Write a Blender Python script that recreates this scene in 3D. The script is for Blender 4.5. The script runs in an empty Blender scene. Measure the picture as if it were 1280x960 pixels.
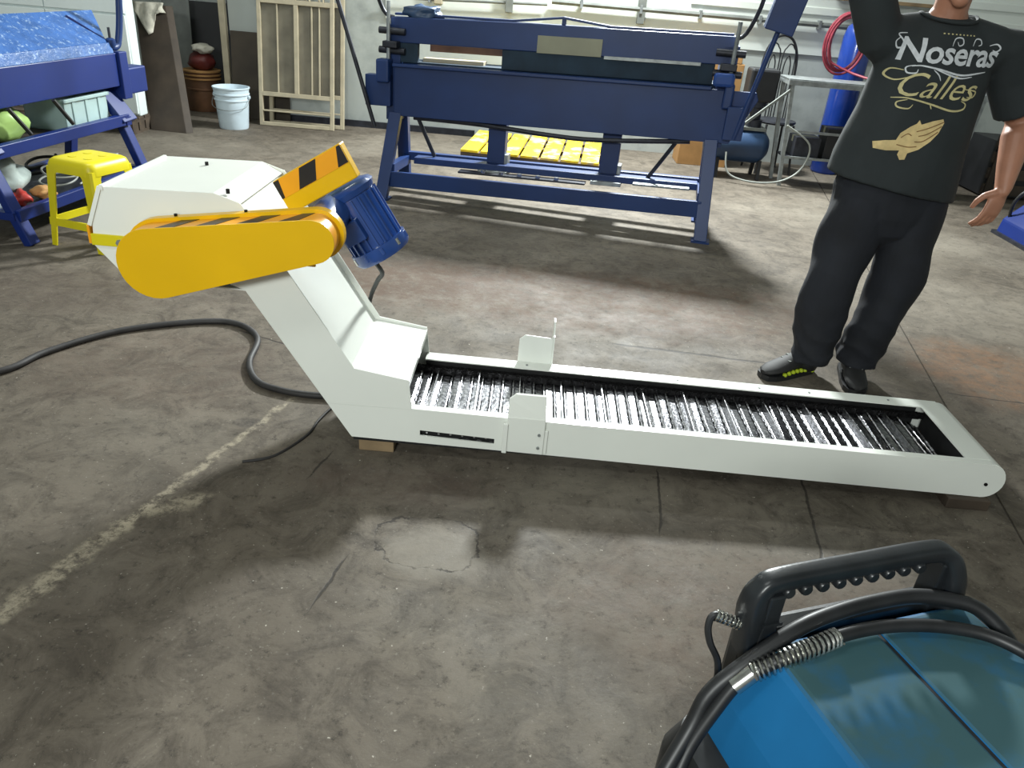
import bpy, bmesh, math, random
from mathutils import Vector, Matrix
from mathutils.bvhtree import BVHTree
random.seed(7)
SC = bpy.context.scene
COL = SC.collection
# ------------------------------------------------------------------ camera, world, lamps, exposure
def rad(a): return math.radians(a)
cam_d = bpy.data.cameras.new('camera'); cam = bpy.data.objects.new('camera', cam_d); COL.objects.link(cam)
cam_d.sensor_fit = 'HORIZONTAL'; cam_d.sensor_width = 36.0; cam_d.lens = 36.0*960/1280
cam_d.clip_start = 0.05
_p, _r = rad(28.0), rad(5.0)
_F = Vector((0, math.cos(_p), -math.sin(_p))); _R0 = Vector((1, 0, 0)); _U0 = _R0.cross(_F)
_R = math.cos(_r)*_R0+math.sin(_r)*_U0; _U = -math.sin(_r)*_R0+math.cos(_r)*_U0
cam.matrix_world = Matrix(((_R.x, _U.x, -_F.x, 0), (_R.y, _U.y, -_F.y, 0), (_R.z, _U.z, -_F.z, 1.48), (0, 0, 0, 1)))
SC.camera = cam
W = bpy.data.worlds.new('world'); SC.world = W; W.use_nodes = True
W.node_tree.nodes['Background'].inputs[0].default_value = (0.93, 1.0, 0.97, 1)
W.node_tree.nodes['Background'].inputs[1].default_value = 0.30
def area(name, loc, target, sx, sy, power, col=(1, 1, 1)):
    d = bpy.data.lights.new(name, 'AREA'); d.shape = 'RECTANGLE'; d.size = sx; d.size_y = sy; d.energy = power; d.color = col
    o = bpy.data.objects.new(name, d); COL.objects.link(o); o.location = loc
    o.rotation_euler = (Vector(target)-Vector(loc)).to_track_quat('-Z', 'Y').to_euler()
    return o
area('back_flood_lamp', (0.95, 7.35, 3.1), (0.2, 2.6, 0.0), 0.55, 0.32, 640, (0.95, 1.0, 0.99))
area('ceiling_fill_lamp', (0.3, 6.5, 4.35), (0.3, 6.8, 0.0), 2.4, 0.3, 115, (0.95, 1.0, 0.97))  # added to wash the back wall, so the slats reflect grey
area('ceiling_fill_lamp', (-1.6, 0.3, 4.2), (-1.2, 2.2, 0.0), 1.3, 0.4, 32, (0.95, 1.0, 0.97))
area('ceiling_fill_lamp', (-3.0, 4.6, 4.3), (-3.2, 5.2, 0.0), 1.3, 0.3, 50, (0.95, 1.0, 0.97))  # added to brighten the cabinet front and the sloped cover
area('front_fill_lamp', (-1.1, -2.6, 2.7), (-0.1, 2.2, 0.2), 1.2, 0.6, 172, (0.95, 1.0, 0.97))  # added fill behind the camera, brightens the conveyor's front faces
VS = SC.view_settings; VS.view_transform = 'Standard'; VS.look = 'None'; VS.gamma = 1.0; VS.exposure = 0.0; VS.use_curve_mapping = False
# ------------------------------------------------------------------ helpers
XF = {}
def V3(*a): return Vector(a)
class MB:
    def __init__(s): s.v = []; s.f = []
    def add(s, vs, fs):
        n = len(s.v); s.v += [Vector(p) for p in vs]; s.f += [[i+n for i in f] for f in fs]; return s
    def box(s, x0, x1, y0, y1, z0, z1):
        vs = [(x, y, z) for z in (z0, z1) for y in (y0, y1) for x in (x0, x1)]
        return s.add(vs, [(0, 2, 3, 1), (4, 5, 7, 6), (0, 1, 5, 4), (2, 6, 7, 3), (0, 4, 6, 2), (1, 3, 7, 5)])
    def bar(s, p, q, w, h, up=(0, 0, 1)):
        p, q = Vector(p), Vector(q); d = (q-p).normalized(); up = Vector(up)
        a = d.cross(up)
        if a.length < 1e-4: a = d.cross(Vector((0, 1, 0)))
        a.normalize(); b = a.cross(d).normalized(); a = a*w/2; b = b*h/2
        vs = [c+i*a+j*b for c in (p, q) for j in (-1, 1) for i in (-1, 1)]
        return s.add(vs, [(0, 1, 3, 2), (4, 6, 7, 5), (0, 4, 5, 1), (2, 3, 7, 6), (0, 2, 6, 4), (1, 5, 7, 3)])
    def ring(s, c, a, b, n, ph=0): return [c+a*math.cos(ph+2*math.pi*i/n)+b*math.sin(ph+2*math.pi*i/n) for i in range(n)]
    def loft(s, rings, cap=True):
        n = len(rings[0]); vs = [p for r in rings for p in r]; fs = []
        for k in range(len(rings)-1):
            for i in range(n):
                j = (i+1) % n; fs.append((k*n+i, k*n+j, (k+1)*n+j, (k+1)*n+i))
        if cap: fs.append(tuple(range(n-1, -1, -1))); fs.append(tuple(range((len(rings)-1)*n, len(rings)*n)))
        return s.add(vs, fs)
    def cyl(s, p, q, r, r2=None, n=14, cap=True):
        p, q = Vector(p), Vector(q); d = (q-p).normalized(); t = Vector((0, 0, 1)) if abs(d.z) < .9 else Vector((1, 0, 0))
        a = d.cross(t).normalized(); b = d.cross(a); r2 = r if r2 is None else r2
        return s.loft([s.ring(p, a*r, b*r, n), s.ring(q, a*r2, b*r2, n)], cap)
    def lathe(s, p, axis, prof, n=20):   # prof: (along, radius)
        p = Vector(p); d = Vector(axis).normalized(); t = Vector((0, 0, 1)) if abs(d.z) < .9 else Vector((1, 0, 0))
        a = d.cross(t).normalized(); b = d.cross(a)
        return s.loft([s.ring(p+d*h, a*max(r, 1e-4), b*max(r, 1e-4), n) for h, r in prof])
    def tube(s, pts, r, n=8, smooth=4, closed=False):
        pts = [Vector(p) for p in pts]
        if smooth: pts = catmull(pts, smooth)
        rs = []; up = None
        for i, p in enumerate(pts):
            d = (pts[min(i+1, len(pts)-1)]-pts[max(i-1, 0)]).normalized()
            if up is None: up = Vector((0, 0, 1)) if abs(d.z) < .9 else Vector((1, 0, 0))
            a = d.cross(up).normalized(); b = a.cross(d).normalized(); up = b
            rr = r(i/(len(pts)-1)) if callable(r) else r
            rs.append(s.ring(p, a*rr, b*rr, n))
        return s.loft(rs)
    def prism(s, poly, m, t0, t1):   # poly of (a,b); m(a,b,t)->xyz
        n = len(poly); vs = [m(a, b, t0) for a, b in poly]+[m(a, b, t1) for a, b in poly]
        fs = [tuple(range(n)), tuple(range(2*n-1, n-1, -1))]+[(i, i+n, (i+1) % n+n, (i+1) % n) for i in range(n)]
        return s.add(vs, fs)
    def build(s, name, m, parent=None, smooth=False, bevel=0, kind=None, label=None):
        me = bpy.data.meshes.new(name); vs = s.v
        if parent is not None and XF.get(parent.name):
            M = XF[parent.name]; vs = [M @ p for p in vs]
        me.from_pydata([tuple(p) for p in vs], [], s.f)
        bm = bmesh.new(); bm.from_mesh(me); bmesh.ops.recalc_face_normals(bm, faces=bm.faces); bm.to_mesh(me); bm.free()
        me.materials.append(m)
        if smooth:
            me.polygons.foreach_set('use_smooth', [True]*len(me.polygons)); me.set_sharp_from_angle(angle=rad(40))
        o = bpy.data.objects.new(name, me); COL.objects.link(o)
        if parent is not None:
            o.parent = parent; XF[o.name] = XF.get(parent.name)
        if bevel:
            b = o.modifiers.new('bevel', 'BEVEL'); b.width = bevel; b.segments = 2; b.limit_method = 'ANGLE'; b.angle_limit = rad(35)
        if kind: o['kind'] = kind
        if label: o['label'] = label
        return o
def catmull(P, k):
    out = []
    for i in range(len(P)-1):
        a, b, c, d = P[max(i-1, 0)], P[i], P[i+1], P[min(i+2, len(P)-1)]
        for j in range(k):
            t = j/k; out.append(.5*((2*b)+(c-a)*t+(2*a-5*b+4*c-d)*t*t+(3*b-a-3*c+d)*t**3))
    return out+[P[-1]]
def tag(o, label, cat, group=None):
    o['label'] = label; o['category'] = cat
    if group: o['group'] = group
    return o
def thing(name, label, cat, loc=(0, 0, 0), rotz=0, group=None, world=True):
    """Empty at the thing's base; with world=True its parts are given in world coordinates"""
    o = bpy.data.objects.new(name, None); COL.objects.link(o); o.empty_display_size = .1
    o.location = loc; o.rotation_euler = (0, 0, rotz)
    XF[o.name] = (Matrix.Translation(loc) @ Matrix.Rotation(rotz, 4, 'Z')).inverted() if world else None
    return tag(o, label, cat, group)
def copy_tree(o, parent=None):
    c = o.copy(); COL.objects.link(c); c.parent = parent; XF[c.name] = XF.get(o.name)
    for ch in list(o.children):
        copy_tree(ch, c)
    return c
def struct(o): o['kind'] = 'structure'; return o
# ------------------------------------------------------------------ materials
def srgb(r, g, b):
    f = lambda c: (c/255/12.92) if c/255 <= .04045 else ((c/255+.055)/1.055)**2.4
    return (f(r), f(g), f(b), 1)
def mat(name, c, rough=.5, metal=0, var=.12, scale=6, bump=0, bscale=40, c2=None, coat=0, spec=.5, alpha=1, trans=0, dirt_or_glint=None):
    m = bpy.data.materials.new(name); m.use_nodes = True; t = m.node_tree; N = t.nodes; L = t.links
    b = N['Principled BSDF']; b.inputs['Roughness'].default_value = rough; b.inputs['Metallic'].default_value = metal
    b.inputs['Coat Weight'].default_value = coat; b.inputs['Coat Roughness'].default_value = .08; b.inputs['Specular IOR Level'].default_value = spec
    b.inputs['Alpha'].default_value = alpha; b.inputs['Transmission Weight'].default_value = trans
    tc = N.new('ShaderNodeTexCoord'); nz = N.new('ShaderNodeTexNoise'); nz.inputs['Scale'].default_value = scale; nz.inputs['Detail'].default_value = 6
    L.new(tc.outputs['Object'], nz.inputs['Vector'])
    rp = N.new('ShaderNodeValToRGB'); L.new(nz.outputs['Fac'], rp.inputs[0])
    c2 = c2 or tuple(min(1, x*(1-var)) for x in c[:3])+(1,)
    c1 = tuple(min(1, x*(1+var*.5)) for x in c[:3])+(1,)
    rp.color_ramp.elements[0].position = .35; rp.color_ramp.elements[1].position = .65
    rp.color_ramp.elements[0].color = c2; rp.color_ramp.elements[1].color = c1
    out = rp.outputs[0]
    if dirt_or_glint:
        n2 = N.new('ShaderNodeTexNoise'); n2.inputs['Scale'].default_value = dirt_or_glint[1]; n2.inputs['Detail'].default_value = 8; n2.inputs['Roughness'].default_value = .65
        L.new(tc.outputs['Object'], n2.inputs['Vector'])
        r2 = N.new('ShaderNodeValToRGB'); r2.color_ramp.elements[0].position = dirt_or_glint[2]; r2.color_ramp.elements[1].position = dirt_or_glint[3]
        L.new(n2.outputs['Fac'], r2.inputs[0])
        mx = N.new('ShaderNodeMix'); mx.data_type = 'RGBA'; L.new(r2.outputs[0], mx.inputs[0]); L.new(out, mx.inputs[6]); mx.inputs[7].default_value = dirt_or_glint[0]
        out = mx.outputs[2]
    L.new(out, b.inputs['Base Color'])
    if bump:
        n3 = N.new('ShaderNodeTexNoise'); n3.inputs['Scale'].default_value = bscale; n3.inputs['Detail'].default_value = 5
        L.new(tc.outputs['Object'], n3.inputs['Vector'])
        bp = N.new('ShaderNodeBump'); bp.inputs['Strength'].default_value = bump; bp.inputs['Distance'].default_value = .01
        L.new(n3.outputs['Fac'], bp.inputs['Height']); L.new(bp.outputs[0], b.inputs['Normal'])
    return m
M = {}
M['white_paint'] = mat('white_paint', srgb(225, 228, 221), .32, var=.03, scale=3, bump=.02, bscale=14, coat=.15)
M['yellow_paint'] = mat('yellow_paint', srgb(224, 176, 8), .3, var=.05, scale=4)
M['orange_tape'] = mat('orange_tape', srgb(232, 158, 20), .35, var=.05)
M['black_tape'] = mat('black_tape', srgb(28, 26, 26), .35, var=.2)
M['motor_blue'] = mat('motor_blue', srgb(38, 72, 140), .28, var=.15, scale=12, coat=.3)
M['brake_blue'] = mat('brake_blue', srgb(18, 48, 100), .45, var=.18, scale=3, bump=.03, bscale=9)
M['brake_blue_gloss'] = mat('brake_blue_gloss', srgb(58, 96, 156), .3, var=.2, scale=14, bump=.3, bscale=45, dirt_or_glint=(srgb(168, 190, 212), 36, .56, .72), coat=.5)  # pale speckles paint lamp sparkle into the cover's colour
M['brake_blue_bright'] = mat('brake_blue_bright', srgb(8, 36, 104), .42, var=.12, scale=3)
M['steel_slat'] = mat('steel_slat', srgb(150, 150, 154), .2, 1, var=.55, scale=60, bump=.14, bscale=70, c2=srgb(84, 84, 90))
M['brake_dark'] = mat('brake_dark', srgb(28, 48, 64), .8, var=.3, scale=8)
M['steel_rod'] = mat('steel_rod', srgb(196, 196, 198), .34, 1, var=.5, scale=60)
M['chain_dark'] = mat('chain_dark', srgb(36, 35, 36), .45, .7, var=.5, scale=60)
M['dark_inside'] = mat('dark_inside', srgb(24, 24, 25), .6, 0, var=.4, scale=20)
M['spring_steel'] = mat('spring_steel', srgb(205, 205, 200), .25, 1, var=.15, scale=60)
M['galv'] = mat('galv', srgb(150, 155, 155), .45, .6, var=.25, scale=20)
M['dark_steel'] = mat('dark_steel', srgb(48, 50, 58), .45, .4, var=.3, scale=20)
M['black_plastic'] = mat('black_plastic', srgb(30, 33, 36), .34, var=.3, scale=14, bump=.03, bscale=120)
M['black_rubber'] = mat('black_rubber', srgb(30, 31, 33), .45, var=.3, scale=20)
M['rubber_dusty'] = mat('rubber_dusty', srgb(44, 42, 42), .6, var=.35, scale=14)
M['hood_blue'] = mat('hood_blue', srgb(16, 94, 144), .6, spec=.3, var=.16, scale=5, dirt_or_glint=(srgb(54, 86, 92), 5.5, .26, .56), bump=.02, bscale=60)
def dust_on_top(m):      # shop dust lies on upward faces only
    t = m.node_tree; g = t.nodes.new('ShaderNodeNewGeometry'); sp = t.nodes.new('ShaderNodeSeparateXYZ'); t.links.new(g.outputs['True Normal'], sp.inputs[0])
    mx = [n for n in t.nodes if n.type == 'MIX'][0]; l = mx.inputs[0].links[0]; src = l.from_socket
    p = t.nodes.new('ShaderNodeMapRange'); p.inputs[1].default_value = .75; p.inputs[2].default_value = .97; t.links.new(sp.outputs[2], p.inputs[0])
    q = t.nodes.new('ShaderNodeMath'); q.operation = 'MULTIPLY'; t.links.new(src, q.inputs[0]); t.links.new(p.outputs[0], q.inputs[1]); t.links.new(q.outputs[0], mx.inputs[0])
dust_on_top(M['hood_blue'])
M['stool_yellow'] = mat('stool_yellow', srgb(208, 194, 14), .42, var=.05, scale=8)
M['bucket_white'] = mat('bucket_white', srgb(200, 216, 226), .45, var=.08, scale=9)
M['dark_wood'] = mat('dark_wood', srgb(62, 52, 42), .7, var=.35, scale=5, bump=.1, bscale=30)
M['wood'] = mat('wood', srgb(132, 112, 84), .75, var=.3, scale=9, bump=.1, bscale=50)
M['pallet_wood'] = mat('pallet_wood', srgb(84, 72, 60), .8, var=.35, scale=8)
M['pallet_yellow'] = mat('pallet_yellow', srgb(232, 198, 30), .6, var=.08, scale=6, dirt_or_glint=(srgb(178, 160, 128), 5, .52, .60))
M['brown_panel'] = mat('brown_panel', srgb(66, 58, 48), .7, var=.35, scale=3)
M['beige_steel'] = mat('beige_steel', srgb(176, 166, 142), .5, var=.14, scale=10)
M['dusty_glass'] = mat('dusty_glass', srgb(128, 122, 106), .5, var=.25, scale=5, alpha=.72)
M['cabinet_white'] = mat('cabinet_white', srgb(226, 236, 236), .4, var=.05, scale=3)
M['bin_clear'] = mat('bin_clear', srgb(176, 200, 200), .25, var=.12, scale=6, alpha=.8)
M['bag_green'] = mat('bag_green', srgb(158, 190, 110), .4, var=.25, scale=8, bump=.3, bscale=14)
M['bag_clear'] = mat('bag_clear', srgb(170, 182, 178), .3, var=.3, scale=9, bump=.4, bscale=14)
M['rag'] = mat('rag', srgb(196, 192, 178), .85, var=.2, scale=14, bump=.3, bscale=30)
M['rust_drum'] = mat('rust_drum', srgb(112, 78, 54), .6, var=.4, scale=6)
M['cardboard'] = mat('cardboard', srgb(178, 134, 82), .8, var=.15, scale=8)
M['red_plastic'] = mat('red_plastic', srgb(176, 52, 44), .45, var=.2)
M['red_hose'] = mat('red_hose', srgb(138, 52, 66), .45, var=.25, scale=20)
M['dark_red'] = mat('dark_red', srgb(92, 32, 28), .5, var=.3)
M['tank_blue'] = mat('tank_blue', srgb(28, 62, 150), .25, var=.15, scale=5, coat=.4)
M['comp_blue'] = mat('comp_blue', srgb(44, 68, 100), .45, var=.3, scale=5)
M['grey_paint'] = mat('grey_paint', srgb(112, 116, 112), .55, var=.3, scale=6)
M['black_paint'] = mat('black_paint', srgb(26, 27, 30), .5, var=.3)
M['pale_cable'] = mat('pale_cable', srgb(150, 154, 148), .5, var=.15)
M['khaki'] = mat('khaki', srgb(142, 142, 122), .6, var=.1)
M['skin'] = mat('skin', srgb(168, 118, 94), .5, var=.14, scale=9, bump=.04, bscale=60)
M['skin_hand'] = M['skin']
M['shirt'] = mat('shirt', srgb(34, 40, 42), .85, var=.12, scale=10, bump=.15, bscale=9)
M['jeans'] = mat('jeans', srgb(20, 23, 31), .85, var=.35, scale=7, bump=.3, bscale=10)
M['shoe'] = mat('shoe', srgb(30, 30, 31), .7, var=.3, scale=20)
M['shoe_lime'] = mat('shoe_lime', srgb(168, 186, 34), .6, var=.1)
M['hair'] = mat('hair', srgb(22, 18, 16), .6, var=.4, scale=40)
M['print_white'] = mat('print_white', srgb(196, 200, 204), .7, var=.15, scale=50)
M['print_cream'] = mat('print_cream', srgb(190, 180, 132), .7, var=.15, scale=50)
M['print_tan'] = mat('print_tan', srgb(206, 182, 128), .7, var=.18, scale=30)
M['print_brown'] = mat('print_brown', srgb(130, 98, 60), .7, var=.18, scale=30)
M['eye'] = mat('eye', srgb(230, 228, 222), .3, var=.02)
M['lips'] = mat('lips', srgb(150, 88, 78), .5, var=.1)
# ------------------------------------------------------------------ floor material
def floor_mat():
    m = bpy.data.materials.new('workshop_concrete'); m.use_nodes = True; t = m.node_tree; N = t.nodes; L = t.links
    b = N['Principled BSDF']; b.inputs['Specular IOR Level'].default_value = .26
    tc = N.new('ShaderNodeTexCoord'); P = tc.outputs['Object']
    def noise(sc, det=6, ro=.6, dist=0, vec=P):
        n = N.new('ShaderNodeTexNoise'); n.inputs['Scale'].default_value = sc; n.inputs['Detail'].default_value = det; n.inputs['Roughness'].default_value = ro; n.inputs['Distortion'].default_value = dist
        L.new(vec, n.inputs['Vector']); return n.outputs['Fac']
    def ramp(v, a, b_, c0=(0, 0, 0, 1), c1=(1, 1, 1, 1)):
        r = N.new('ShaderNodeValToRGB'); r.color_ramp.elements[0].position = a; r.color_ramp.elements[1].position = b_
        r.color_ramp.elements[0].color = c0; r.color_ramp.elements[1].color = c1; L.new(v, r.inputs[0]); return r.outputs[0]
    def mix(f, a, b_, mode='MIX', k=None):
        x = N.new('ShaderNodeMix'); x.data_type = 'RGBA'; x.blend_type = mode
        if k is not None:
            f = math_('MULTIPLY', f, k)
        L.new(f, x.inputs[0])
        for s, i in ((a, 6), (b_, 7)):
            if isinstance(s, tuple): x.inputs[i].default_value = s
            else: L.new(s, x.inputs[i])
        return x.outputs[2]
    def math_(op, a, b_=None, c=None):
        x = N.new('ShaderNodeMath'); x.operation = op
        for s, i in ((a, 0), (b_, 1), (c, 2)):
            if s is None: continue
            if isinstance(s, (int, float)): x.inputs[i].default_value = s
            else: L.new(s, x.inputs[i])
        return x.outputs[0]
    sep = N.new('ShaderNodeSeparateXYZ'); L.new(P, sep.inputs[0]); X, Y = sep.outputs[0], sep.outputs[1]
    def seg(x0, y0, x1, y1, w, soft=.5, wob=.02, wsc=9, endfade=.05):
        l = math.hypot(x1-x0, y1-y0); dx, dy = (x1-x0)/l, (y1-y0)/l
        nx = math_('MULTIPLY', math_('SUBTRACT', noise(wsc, 4), .5), wob*2)
        px = math_('SUBTRACT', X, x0); py = math_('SUBTRACT', Y, y0)
        al = math_('ADD', math_('MULTIPLY', px, dx), math_('MULTIPLY', py, dy))
        pe = math_('ADD', math_('SUBTRACT', math_('MULTIPLY', px, dy), math_('MULTIPLY', py, dx)), nx)
        d = math_('ABSOLUTE', pe)
        over = math_('MAXIMUM', math_('SUBTRACT', math_('ABSOLUTE', math_('SUBTRACT', al, l/2)), l/2), 0)
        d = math_('ADD', d, math_('MULTIPLY', over, w/endfade))
        mr = N.new('ShaderNodeMapRange'); mr.interpolation_type = 'SMOOTHSTEP'; L.new(d, mr.inputs[0]); mr.inputs[1].default_value = w*(1-soft); mr.inputs[2].default_value = w*(1+soft); mr.inputs[3].default_value = 1; mr.inputs[4].default_value = 0
        return mr.outputs[0]
    def blob(x, y, rx, ry, soft=.35, wob=.5, sc=4):
        a = math_('DIVIDE', math_('SUBTRACT', X, x), rx); c = math_('DIVIDE', math_('SUBTRACT', Y, y), ry)
        d = math_('SQRT', math_('ADD', math_('MULTIPLY', a, a), math_('MULTIPLY', c, c)))
        d = math_('ADD', d, math_('MULTIPLY', math_('SUBTRACT', noise(sc, 6), .5), wob*2))
        mr = N.new('ShaderNodeMapRange'); mr.interpolation_type = 'SMOOTHSTEP'; L.new(d, mr.inputs[0]); mr.inputs[1].default_value = 1-soft; mr.inputs[2].default_value = 1+soft; mr.inputs[3].default_value = 1; mr.inputs[4].default_value = 0
        return mr.outputs[0]
    def ringm(x, y, r, w):
        a = math_('SUBTRACT', X, x); c = math_('MULTIPLY', math_('SUBTRACT', Y, y), 1.25)
        d = math_('SQRT', math_('ADD', math_('MULTIPLY', a, a), math_('MULTIPLY', c, c)))
        d = math_('ADD', d, math_('MULTIPLY', math_('SUBTRACT', noise(7, 6), .5), .16))
        d = math_('ABSOLUTE', math_('SUBTRACT', d, r))
        mr = N.new('ShaderNodeMapRange'); L.new(d, mr.inputs[0]); mr.inputs[1].default_value = w*.4; mr.inputs[2].default_value = w; mr.inputs[3].default_value = 1; mr.inputs[4].default_value = 0
        return mr.outputs[0]
    c = ramp(noise(1.1, 8, .62, .4), .3, .7, srgb(80, 73, 64), srgb(114, 106, 95))
    c = mix(ramp(noise(6.5, 12, .78, .8), .44, .62), c, srgb(60, 54, 47), k=.75)
    c = mix(ramp(noise(.55, 6, .6, .3), .48, .68), c, srgb(130, 124, 113), k=.55)
    c = mix(ramp(noise(24, 10, .8), .54, .66), c, srgb(42, 38, 34), k=.75)
    c = mix(ramp(noise(70, 4, .6), .62, .72), c, srgb(140, 134, 124), k=.45)
    c = mix(ramp(noise(60, 3, .6), .70, .74), c, srgb(190, 184, 172), k=.7)
    wear = ramp(noise(13, 10, .8), .36, .60)
    # brown trodden dirt, oil marks
    for (x, y, rx, ry, k, col) in [(.35, 3.8, 1.3, .42, .6, (86, 66, 52)), (-.9, 3.9, .8, .3, .6, (84, 68, 56)), (2.25, 3.3, .35, .35, .55, (112, 84, 62)), (-1.4, 2.7, .5, .35, .3, (94, 80, 70)), (-2.0, 3.35, .7, .25, .4, (80, 70, 62)),
                                   (-.35, 2.02, .3, .10, .45, (82, 70, 62)), (.7, 1.55, .55, .3, .35, (100, 84, 72)), (-.46, 1.22, .05, .10, .5, (58, 52, 46)), (-1.55, 1.62, .12, .12, .85, (40, 36, 34)), (-.93, 2.32, .05, .03, .7, (56, 52, 48)), (.2, 1.2, .25, .3, .3, (84, 80, 74))]:
        c = mix(math_('MULTIPLY', blob(x, y, rx, ry), wear), c, srgb(*col), k=min(1, k*1.35))
    # pale scraped line and scrape patch
    brk = ramp(noise(22, 10, .8), .44, .56)
    for (s, w) in (((-1.32, 1.0, -1.08, 1.72), .030), ((-1.08, 1.72, -.82, 2.52), .014), ((-1.04, 1.79, -.93, 1.86), .035)):
        c = mix(math_('MULTIPLY', seg(*s, w, .6, .035, 12), brk), c, srgb(158, 149, 130), k=.75)
    c = mix(blob(-.18, 1.71, .14, .10, .3, .3, 9), c, srgb(134, 128, 118), k=.6)
    # cracks
    ck = math_('MAXIMUM', math_('MULTIPLY', ringm(-.2, 1.76, .15, .006), ramp(noise(9, 5), .40, .55)), seg(.49, 3.27, 1.2, 3.2, .008, .5, .03, 3))
    for s in [(.975, 1.80, 1.09, 2.62), (.50, 1.93, .525, 2.2), (-.46, 1.5, -.43, 1.62), (-.62, 2.06, -.60, 2.14), (-1.2, 3.05, -.95, 2.95), (1.95, 3.05, 2.8, 2.95)]:
        ck = math_('MAXIMUM', ck, seg(*s, .0045, .5, .018, 7))
    c = mix(ck, c, srgb(44, 40, 37), k=.8)
    L.new(c, b.inputs['Base Color'])
    L.new(ramp(noise(3, 8, .7), .3, .7, (.55, .55, .55, 1), (.85, .85, .85, 1)), b.inputs['Roughness'])
    bp = N.new('ShaderNodeBump'); bp.inputs['Strength'].default_value = .22; bp.inputs['Distance'].default_value = .01
    h = math_('SUBTRACT', math_('ADD', noise(45, 8, .7), math_('MULTIPLY', noise(7, 6), .8)), math_('MULTIPLY', ck, 1.2))
    L.new(h, bp.inputs['Height']); L.new(bp.outputs[0], b.inputs['Normal'])
    return m
M['floor'] = floor_mat()
M['joint'] = mat('joint', srgb(50, 46, 42), .9, var=.3, scale=12)
M['wall_grey'] = mat('wall_grey', srgb(176, 182, 178), .8, var=.08, scale=1.5, dirt_or_glint=(srgb(140, 146, 144), 2.2, .5, .72), bump=.06, bscale=20)
M['wall_white'] = mat('wall_white', srgb(214, 220, 214), .75, var=.06, scale=2, bump=.05, bscale=20)
M['ceiling'] = mat('ceiling_paint', srgb(150, 152, 148), .9, var=.1)
# ------------------------------------------------------------------ structure
fl = struct(MB().box(-6, 6.5, -3.2, 9.6, -.15, -.006).build('floor', M['joint']))
def jx(y): return 1.68+(y-2.0)*.187          # saw-cut joint between the two pours
for poly in ([(-6, -3.2), (jx(-3.2)-.004, -3.2), (jx(9.6)-.004, 9.6), (-6, 9.6)], [(jx(-3.2)+.004, -3.2), (6.5, -3.2), (6.5, 9.6), (jx(9.6)+.004, 9.6)]):
    MB().prism(poly, lambda a, b, t: (a, b, t), -.006, 0).build('slab', M['floor'], fl)
struct(MB().box(-3.02, 6.5, 8.05, 8.25, 0, 4.6).build('wall_back', M['wall_grey']))
struct(MB().box(-6, -3.02, 9.1, 9.3, 0, 4.6).box(-3.02, -2.9, 8.25, 9.3, 0, 4.6).build('wall_niche', M['wall_grey']))
struct(MB().box(-6.2, -6, -3.2, 9.3, 0, 4.6).build('wall_left', M['wall_grey']))
struct(MB().box(6.5, 6.7, -3.2, 9.3, 0, 4.6).build('wall_right', M['wall_grey']))
struct(MB().box(-6.2, 6.7, -3.2, 9.3, 4.6, 4.75).build('ceiling', M['ceiling']))
wp = struct(MB().box(-1.5, 6.5, 8.032, 8.05, 1.02, 4.6).build('wall_upper_panel', M['wall_white']))
for k in range(14):
    MB().box(1.35, 6.5, 8.016, 8.033, 1.36+k*.16, 1.36+k*.16+.07).build('ridge', M['wall_white'], wp, bevel=.012)
struct(MB().box(-3.09, -3.03, 7.98, 8.04, 0, 4.6).build('trim_1', M['beige_steel'], bevel=.006))
struct(MB().box(-1.04, -.96, 7.97, 8.04, 1.18, 4.6).build('trim_2', M['beige_steel'], bevel=.006))
for i, x in enumerate((-.335, .9)):
    struct(MB().box(x-.035, x+.035, 7.97, 8.03, 1.16, 4.6).build('trim_%d' % (3+i), M['grey_paint'], bevel=.004))
struct(MB().box(-3.0, -.6, 8.02, 8.05, 0, .06).build('baseboard_back', M['dark_steel']))
def conduit(pts, r, label):
    p = thing('conduit', label, 'pipe', tuple(pts[0]))
    MB().tube(pts, r, 8, 0).build('pipe', M['grey_paint'], p, smooth=True)
    n = max(2, int((Vector(pts[-1])-Vector(pts[0])).length/.55))
    for i in range(n):
        q = Vector(pts[0]).lerp(Vector(pts[-1]), (i+.5)/n)
        MB().box(q.x-.012, q.x+.012, q.y-r-.004, 8.032, q.z-r-.014, q.z+r+.014).build('clip', M['galv'], p)
conduit([(.06, 7.985, 1.285), (4.5, 7.985, 1.285)], .022, 'long grey conduit pipe running along the upper white wall')
conduit([(-1.45, 7.99, 1.20), (.02, 7.99, 1.255)], .012, 'thin grey conduit pipe on wall above left half of the bending brake')
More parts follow.
